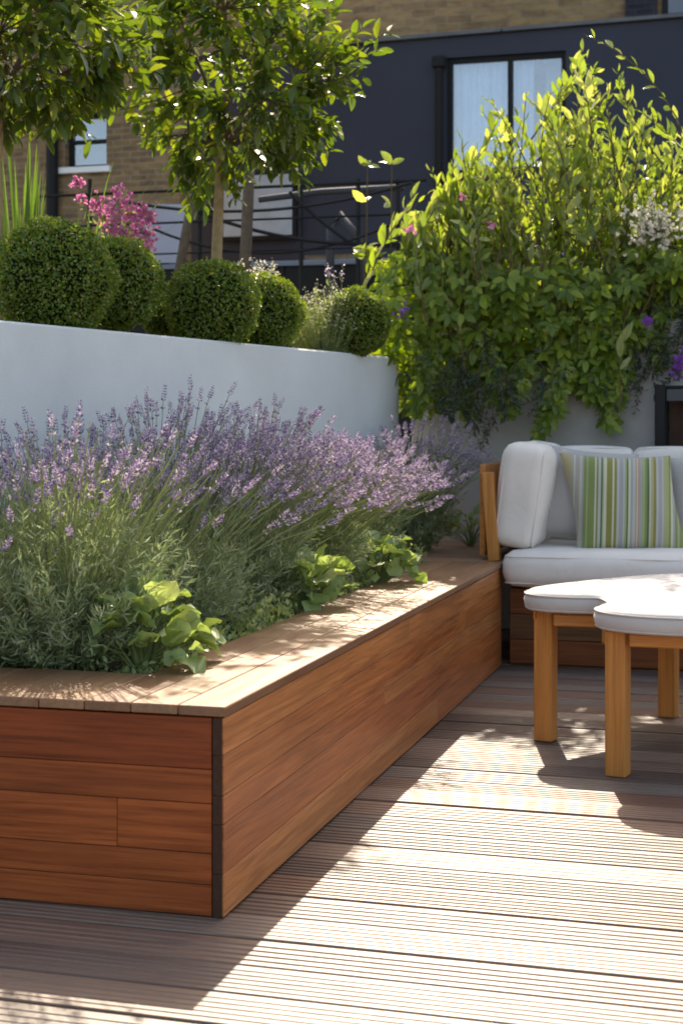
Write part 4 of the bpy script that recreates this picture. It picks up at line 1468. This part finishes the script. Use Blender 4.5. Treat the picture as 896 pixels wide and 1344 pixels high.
low = np.array([(495, 500), (520, 520), (560, 545), (600, 520), (640, 500), (690, 470), (720, 520), (760, 500), (790, 545), (810, 500), (835, 430), (880, 420), (960, 430)], float)
hi = np.array([(495, 355), (530, 320), (600, 330), (680, 350), (760, 340), (840, 330), (960, 340)], float)
for i in range(880):
    px = r5.uniform(495, 960)
    y0, y1 = np.interp(px, hi[:, 0], hi[:, 1]), np.interp(px, low[:, 0], low[:, 1])
    f = r5.uniform() ** 0.9
    py = y0 + (y1 - y0) * f
    d = 7.95 - 0.42 * math.sin(min(1, (1 - f) * 1.2) * 1.57) * r5.uniform(0.1, 1.0) + 0.15 * (r5.uniform() < 0.3)
    p = at(px, py, d)
    if p[1] > 7.86 and p[2] < 1.58:
        p[1] = 7.86 - r5.uniform(0, 0.1)
    nv = unit(np.array([r5.normal() * 0.5, -1.0, r5.uniform(0.1, 0.9)]))
    up = unit(np.array([r5.normal() * 0.7, -0.4, -0.7]))
    palm(p, nv, up, r5.uniform(0.05, 0.088))
    P.append(np.array([p + np.array([r5.normal() * 0.05, 0.12, 0.06]), p + np.array([0, 0.05, 0.04]), p]))
# trailing strands
for (x0, y0, x1, y1) in ((745, 480, 705, 575), (780, 470, 797, 560), (770, 470, 782, 520), (560, 480, 545, 540), (800, 440, 835, 440), (735, 500, 722, 545), (690, 470, 668, 540), (640, 460, 655, 530), (820, 430, 812, 530), (870, 400, 862, 470), (600, 500, 615, 545)):
    for f in np.linspace(0, 1, 14):
        p = at(x0 + (x1 - x0) * f, y0 + (y1 - y0) * f, 7.72)
        palm(p + r5.normal(size=3) * 0.012, unit(np.array([r5.normal() * 0.4, -1, 0.5])), unit(np.array([(x1 - x0) / 100 + r5.normal() * 0.5, -0.2, -0.8])), r5.uniform(0.045, 0.075))
    q = np.array([at(x0 + (x1 - x0) * f, y0 + (y1 - y0) * f, 7.73) for f in (0, 0.5, 1)])
    P.append(q)
lb = Bag()
lb.scatter(OVAL[0] * np.array([0.95, 1, 1]), OVAL[1], np.array(lp), np.array(ld), np.array(ln), np.array(ls))
lb.build('foliage', M['l_vine'], t, smooth=True)
sb = Bag(); sb.tubes(np.array(P), 0.0018, 0.001, 4); sb.build('stems', M['twig'], t)

# dark shrub mass inside, between climber and shrub
starts, tips = [], []
for i in range(330):
    px = r5.uniform(505, 980)
    e = at(px, r5.uniform(max(top_at(px) + 110, 270), 500), r5.uniform(8.1, 8.9))
    if e[2] < 1.55:
        e[1] = max(e[1], 8.1)
        e[2] = 1.55
    starts.append(e + np.array([r5.normal() * 0.1, 0.1, -0.25 + r5.normal() * 0.05])); tips.append(e)
    starts[-1][2] = max(starts[-1][2], 1.505)
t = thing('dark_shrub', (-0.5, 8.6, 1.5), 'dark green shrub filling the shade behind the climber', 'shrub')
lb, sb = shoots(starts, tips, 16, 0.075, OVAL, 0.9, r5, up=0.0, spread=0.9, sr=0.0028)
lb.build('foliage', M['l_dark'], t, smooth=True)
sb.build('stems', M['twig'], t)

# grey trailing plants low on the wall
for (pts_, d, lab) in (([(640, 500), (600, 520), (640, 560), (690, 520), (620, 580), (600, 550), (665, 545), (585, 535)], 7.6, 'grey trailing plant low on the wall, left of the sofa back'),
                       ([(850, 430), (840, 470), (820, 540), (860, 400), (880, 450), (830, 500), (845, 520), (885, 480)], 7.72, 'dark grey-green trailing plant on the wall above the black cabinet')):
    ctr_ = np.mean([at(x, y, d) for x, y in pts_], 0)
    starts, tips = [], []
    for (x, y) in pts_:
        for j in range(7):
            e = at(x + r5.normal() * 18, y + r5.normal() * 16, d + r5.uniform(-0.08, 0.05))
            e[1] = min(e[1], 7.85)
            a = e + np.array([r5.normal() * 0.1, 0.03, 0.12 + r5.uniform(0, 0.08)])
            a[1] = min(a[1], 7.88)
            starts.append(a); tips.append(e)
    t = thing('trailing_plant', ctr_, lab, 'plant', 'grey trailing plants on the wall')
    lb, sb = shoots(starts, tips, 26, 0.042, LANCE, 1.0, r5, up=0.2, spread=1.0, f0=0.0, sr=0.0016)
    lb.build('foliage', leaf('blue_grey_leaf', [(0.05, 0.075, 0.05), (0.07, 0.1, 0.075)], 0.3, (1.3, 1.3, 0.9), 0.6, 0.2), t)
    sb.build('stems', M['twig'], t)


def flower_cluster(px, py, d, rx, ry, n, mat, size, label, name, cat, group=None, depth=0.1):
    c = at(px, py, d)
    b = Bag()
    b.mi = 1
    q = np.array([at(px + rx * r5.normal() * 0.5, py + ry * r5.normal() * 0.5, d + r5.uniform(-depth, depth)) for _ in range(n)])
    for k in range(5):
        ax = unit(r5.normal(size=(n, 3)) * 0.5 + np.array([0, -1, 0.5]))
        tn = unit(np.cross(ax, unit(r5.normal(size=(n, 3)))))
        b.scatter(DIAMOND[0] * np.array([1.6, 1, 1]), DIAMOND[1], q, tn, ax, r5.uniform(0.8, 1.2, n) * size)
    b.mi = 0
    root = c + np.array([0.0, 0.06, -0.07])
    P = np.stack([np.repeat(root[None], n, 0), (root + q) / 2 + np.array([0, 0, 0.015]), q], 1)
    b.tubes(P, 0.0016, 0.001, 3)
    o = b.build(name, [M['stemg'], M[mat]], origin=c)
    return tag(o, label, cat, group)


flower_cluster(858, 297, 7.4, 38, 30, 240, 'f_white', 0.0125, 'spray of small white blossoms at the right edge of the shrubbery', 'white_blossom', 'flower')
flower_cluster(890, 480, 7.6, 9, 16, 34, 'f_purple', 0.013, 'purple flowers above the black cabinet at the right edge', 'purple_blossom', 'flower')
flower_cluster(848, 424, 7.55, 8, 8, 12, 'f_purple', 0.012, 'dim purple flower in the shaded foliage above the cabinet', 'purple_blossom', 'flower')
flower_cluster(538, 302, 7.65, 8, 6, 10, 'f_pink', 0.013, 'magenta flower at the left end of the tall shrub', 'pink_blossom', 'flower')
flower_cluster(645, 296, 7.55, 8, 5, 8, 'f_pink', 0.012, 'magenta flower low in the middle of the tall shrub', 'pink_blossom', 'flower')
flower_cluster(606, 258, 7.6, 6, 5, 7, 'f_pink', 0.012, 'pale magenta flower below the upper window', 'pink_blossom', 'flower')
flower_cluster(530, 410, 7.5, 8, 12, 14, 'f_purple', 0.011, 'small purple flowers at the left rim of the climber', 'purple_blossom', 'flower')

# ------------------------------------------------------------------ buildings behind
FY = 19.0
bd = thing('dark_building', (0, FY, 0), 'navy painted rear building with yellow brick storey above and wide window', 'building')
pL, pR = at_y(180, 0, FY), at_y(1250, 0, FY)
roofA, roofB = at_y(430, 66, FY), at_y(1000, 12, FY)
w0, w1 = at_y(586, 76, FY), at_y(742, 222, FY)     # window opening
x0, x1, zt = pL[0], 9.0, 6.6
zA = at_y(430, 62, FY)[2]; zB = at_y(896, 24, FY)[2]
xA, xB = at_y(430, 0, FY)[0], at_y(896, 0, FY)[0]
sl_ = (zB - zA) / (xB - xA)


def ztop(x):
    return zA + sl_ * (x - xA)


b = Bag()
for a, c, zb in ((x0, w0[0], -0.1), (w0[0], w1[0], w0[2]), (w1[0], x1, -0.1)):
    V = [(a, FY, zb), (c, FY, zb), (c, FY, ztop(c)), (a, FY, ztop(a))]
    V += [(p, FY + 0.4, r) for p, _, r in V]
    b.add(V, [(0, 1, 2, 3), (5, 4, 7, 6), (3, 2, 6, 7), (1, 0, 4, 5), (0, 3, 7, 4), (2, 1, 5, 6)])
b.box((w0[0], FY, -0.1), (w1[0], FY + 0.4, w1[2]))
b.build('lower_wall', M['navy'], bd)
b = Bag()
seg = np.linspace(x0, x1, 8)
for a, c in zip(seg[:-1], seg[1:]):
    za, zc = zA + sl_ * (a - xA), zA + sl_ * (c - xA)
    b.beam((a, FY + 0.17, za + 0.03), (c - 0.01, FY + 0.17, zc + 0.03), 0.05, 0.46, 0.006, roll=math.pi / 2)
b.build('lead_capping', M['lead'], bd)
b = Bag()
b.box((x0, FY + 0.9, 4.5), (x1, FY + 1.3, 9.5))
b.build('brick_storey', M['brick'], bd)
# small dark upper window top right
ua, ub = at_y(868, -60, FY + 0.9), at_y(980, 20, FY + 0.9)
b = Bag(); b.box((ua[0], FY + 0.86, ub[2]), (ub[0], FY + 0.9, ua[2])); uw = b.build('upper_window', M['black'], bd)
b = Bag(); b.box((ua[0] + 0.08, FY + 0.852, ub[2] + 0.08), (ub[0] - 0.08, FY + 0.858, ua[2] - 0.08)); b.build('pane', M['slate'], uw)
ua, ub = at_y(820, -60, FY + 0.9), at_y(862, 24, FY + 0.9)
b = Bag(); b.box((ua[0], FY + 0.84, ub[2] - 0.05), (ub[0], FY + 0.9, ua[2])); b.build('dark_pier', brick_mat('dark_brick', (0.045, 0.045, 0.06), (0.03, 0.03, 0.045), (0.06, 0.06, 0.07)), bd)
# window
b = Bag()
fx0, fx1, fz0, fz1 = w0[0], w1[0], w1[2], w0[2]
fw = 0.06
b.box((fx0, FY + 0.05, fz0), (fx0 + fw, FY + 0.15, fz1)); b.box((fx1 - fw, FY + 0.05, fz0), (fx1, FY + 0.15, fz1))
b.box((fx0 + fw, FY + 0.05, fz1 - fw), (fx1 - fw, FY + 0.15, fz1)); b.box((fx0 + fw, FY + 0.05, fz0), (fx1 - fw, FY + 0.15, fz0 + fw))
mx = at_y(668, 0, FY)[0]
b.box((mx - 0.03, FY + 0.05, fz0 + fw), (mx + 0.03, FY + 0.15, fz1 - fw))
win = b.build('window', M['black'], bd)
b = Bag(); b.box((fx0 + fw, FY + 0.09, fz0 + fw), (mx - 0.03, FY + 0.1, fz1 - fw)); b.box((mx + 0.03, FY + 0.09, fz0 + fw), (fx1 - fw, FY + 0.1, fz1 - fw)); b.build('pane', M['glass'], win)


def curtain(xa, xb, za, zb, y, parent, folds=9):
    n = folds * 8
    xs = np.linspace(xa, xb, n)
    yo = 0.035 * np.sin(np.linspace(0, folds * 6.28, n)) + 0.02 * np.sin(np.linspace(0, folds * 2.1, n))
    V = np.concatenate([np.c_[xs, y + yo, np.full(n, za)], np.c_[xs, y + yo * 0.8, np.full(n, zb)]])
    F = [(i, i + 1, n + i + 1, n + i) for i in range(n - 1)]
    b = Bag(); b.add(V, F)
    return b.build('curtain', M['curtain'], parent, smooth=True)


curtain(fx0 + 0.02, mx - 0.02, fz0, fz1, FY + 0.22, win)
curtain(mx + 0.02, at_y(697, 0, FY)[0], fz0, fz1, FY + 0.22, win, 4)
b = Bag(); b.box((mx + 0.4, FY + 0.36, fz0 - 0.05), (fx1, FY + 0.39, fz1)); b.build('room_wall', plain('room_wall', (0.42, 0.40, 0.37), 0.8, 0.2), win)
# drainpipe
dp = at_y(578, 70, FY)
b = Bag(); b.tube(np.array([(dp[0], FY - 0.1, 0.5), (dp[0], FY - 0.1, at_y(578, 92, FY)[2])]), 0.05, 10)
b.box((dp[0] - 0.085, FY - 0.16, at_y(578, 92, FY)[2]), (dp[0] + 0.085, FY - 0.04, at_y(578, 76, FY)[2]), 0.02); b.build('drainpipe', M['black'], bd)
# lower bright window seen past the tree
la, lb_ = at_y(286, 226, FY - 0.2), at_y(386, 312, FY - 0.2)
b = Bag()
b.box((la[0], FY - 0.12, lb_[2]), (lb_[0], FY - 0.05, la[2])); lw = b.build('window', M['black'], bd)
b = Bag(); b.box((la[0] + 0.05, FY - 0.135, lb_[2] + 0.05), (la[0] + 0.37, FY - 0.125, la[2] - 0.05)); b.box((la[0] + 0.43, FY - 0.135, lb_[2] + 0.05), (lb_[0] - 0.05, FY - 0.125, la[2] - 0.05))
b.build('window_infill', plain('pale_blue_sky_pane', (0.34, 0.42, 0.5), 0.4, 0.5), lw)  # flat pale blue panes, the sky's reflection painted as their colour

# yellow brick house at the left
GY = 16.0
hs_ = thing('brick_house', (-6, GY, 0), 'brown brick house with a sash window, glimpsed under the left trees', 'house')
hx1 = at_y(236, 0, GY)[0]
wa, wb = at_y(86, 150, GY), at_y(140, 218, GY)
b = Bag()
b.box((-13, GY, -0.1), (wa[0], GY + 0.35, 7)); b.box((wb[0], GY, -0.1), (hx1, GY + 0.35, 7))
b.box((wa[0], GY, -0.1), (wb[0], GY + 0.35, wb[2])); b.box((wa[0], GY, wa[2]), (wb[0], GY + 0.35, 7))
b.build('wall', M['brick2'], hs_)
b = Bag()
b.box((wa[0], GY + 0.1, wb[2]), (wa[0] + 0.04, GY + 0.16, wa[2])); b.box((wb[0] - 0.04, GY + 0.1, wb[2]), (wb[0], GY + 0.16, wa[2]))
b.box((wa[0] + 0.04, GY + 0.1, wa[2] - 0.04), (wb[0] - 0.04, GY + 0.16, wa[2])); b.box((wa[0] + 0.04, GY + 0.1, wb[2]), (wb[0] - 0.04, GY + 0.16, wb[2] + 0.04))
zm = (wa[2] + wb[2]) / 2
b.box((wa[0] + 0.04, GY + 0.1, zm - 0.02), (wb[0] - 0.04, GY + 0.16, zm + 0.02))
hw = b.build('window', M['black'], hs_)
b = Bag(); b.box((wa[0] + 0.04, GY + 0.13, wb[2] + 0.04), (wb[0] - 0.04, GY + 0.135, wa[2] - 0.04)); b.build('pane', M['glass'], hw)
b = Bag(); b.box((wa[0], GY + 0.3, wb[2]), (wb[0], GY + 0.33, wa[2])); b.build('window_infill', plain('grey_blind', (0.3, 0.31, 0.33), 0.8, 0.2), hw)
b = Bag(); b.box((wa[0] - 0.06, GY - 0.06, wb[2] - 0.07), (wb[0] + 0.06, GY + 0.09, wb[2] - 0.002), 0.005); b.build('sill', M['white'], hw)
b = Bag(); q = at_y(73, 0, GY); b.tube(np.array([(q[0], GY - 0.08, 0.4), (q[0], GY - 0.08, 6.5)]), 0.07, 8); b.build('drainpipe', M['black'], hs_)

# dark slatted screen / fence in front of the buildings
SC = 12.0
fx = thing('dark_fence', (-3, SC, 0), 'dark boarded fence behind the raised bed, below the lower window', 'fence')
b = Bag()
fa, fb_ = at_y(195, 345, SC), at_y(530, 345, SC)
for i in range(14):
    xa = -6.2 + i * 0.35
    b.box((xa, SC, -0.1), (xa + 0.345, SC + 0.03, at_y(300, 352, SC)[2]), 0.003)
b.build('boards', M['black'], fx)
b = Bag(); b.box((-6.25, SC - 0.03, at_y(300, 352, SC)[2] + 0.002), (-1.3, SC + 0.06, at_y(300, 345, SC)[2]), 0.004); b.build('cap_rail', M['slate'], fx)

# wire railing
rl = thing('wire_railing', (-3, 11.0, 0), 'thin black railing of horizontal bars behind the raised bed', 'railing')
RY = 11.0
for px in (118, 262, 395, 470, 522):
    q = at_y(px, 235, RY)
    b = Bag(); b.tube(np.array([(q[0], RY, 0.0), (q[0], RY, q[2])]), 0.017, 6); b.build('post', M['black'], rl)
xa, xb = at_y(40, 0, RY)[0], at_y(560, 0, RY)[0]
for py, th in ((248, 0.012), (290, 0.009), (331, 0.007)):
    z = at_y(300, py, RY)[2]
    b = Bag(); b.tube(np.array([(xa, RY - 0.02, z), (xb, RY - 0.02, z)]), th, 6); b.build('bar', M['black'], rl)

# timber posts
for (xa_, ya_, xb_, yb_, w_, lab) in ((322, 345, 328, 205, 0.085, 'thick weathered upright post behind the slim tree trunk'), (236, 350, 252, 262, 0.07, 'leaning weathered post left of the slim tree trunk')):
    a, b2 = at_y(xa_, ya_, 10.2), at_y(xb_, yb_, 10.2)
    ex = a + (a - b2) * (a[2] / max(0.2, (b2[2] - a[2])))
    b = Bag(); b.tube(np.array([ex, a, (a + b2) / 2, b2]), [w_ / 2 * 1.1, w_ / 2, w_ / 2, w_ / 2 * 0.9], 8)
    tag(b.build('timber_post', M['post'], smooth=True, origin=ex), lab, 'post', 'weathered posts behind the raised bed')

cab_ = Bag()
for (xa, ya, xb, yb, sag, th) in ((150, 262, 540, 240, 0.14, 0.012), (200, 300, 520, 292, 0.2, 0.01), (250, 275, 545, 318, 0.1, 0.014), (380, 252, 500, 340, 0.05, 0.012)):
    a_, b_ = at_y(xa, ya, 10.7), at_y(xb, yb, 10.7)
    f_ = np.linspace(0, 1, 14)[:, None]
    q = a_ * (1 - f_) + b_ * f_
    q[:, 2] -= sag * 4 * (f_ * (1 - f_))[:, 0]
    cab_.tube(q, th, 5)
tag(cab_.build('slack_cables', M['black'], origin=at_y(340, 280, 10.7)), 'slack dark cables strung behind the slim tree trunk, in front of the railing', 'cables')
pp_ = Bag()
pp_.tube(np.array([at_y(432, 400, 11.6), at_y(434, 300, 11.6), at_y(446, 282, 11.6), at_y(470, 312, 11.6), at_y(476, 400, 11.6)]), 0.034, 8)
pp_.tube(np.array([at_y(340, 262, 11.62), at_y(420, 252, 11.62), at_y(530, 246, 11.62)]), 0.026, 8)
tag(pp_.build('bent_pipe', plain('dull_pipe', (0.05, 0.052, 0.06), 0.7, 0.2), smooth=True, origin=at_y(440, 330, 11.6)), 'bent dull grey pipe with a long horizontal run, above the low brick wall', 'pipe')

# slanted glazed lean-to panels at the left
b = Bag()
p = [at(178, 345, 12.8), at(232, 345, 12.8), at(246, 268, 13.4), at(196, 268, 13.4)]
q = [v + np.array([0.0, 0.06, -0.02]) for v in p]
b.add(p + q, [(0, 1, 2, 3), (7, 6, 5, 4), (0, 4, 5, 1), (1, 5, 6, 2), (2, 6, 7, 3), (3, 7, 4, 0)])
o = b.build('sloping_roof_panel', M['slate'], origin=(p[0] + p[2]) / 2)
tag(o, 'sloping blue-grey roof panel behind the pink flowers', 'roof panel')
b = Bag()
bx0, bx1 = at_y(400, 0, 13), at_y(490, 0, 13)
b.box((bx0[0], 13, -0.1), (bx1[0], 13.3, at_y(440, 334, 13)[2]))
o = b.build('low_brick_wall', M['brick2'], origin=((bx0[0] + bx1[0]) / 2, 13.15, 0))
tag(o, 'short low brick wall seen between the railing and the end box ball', 'wall')
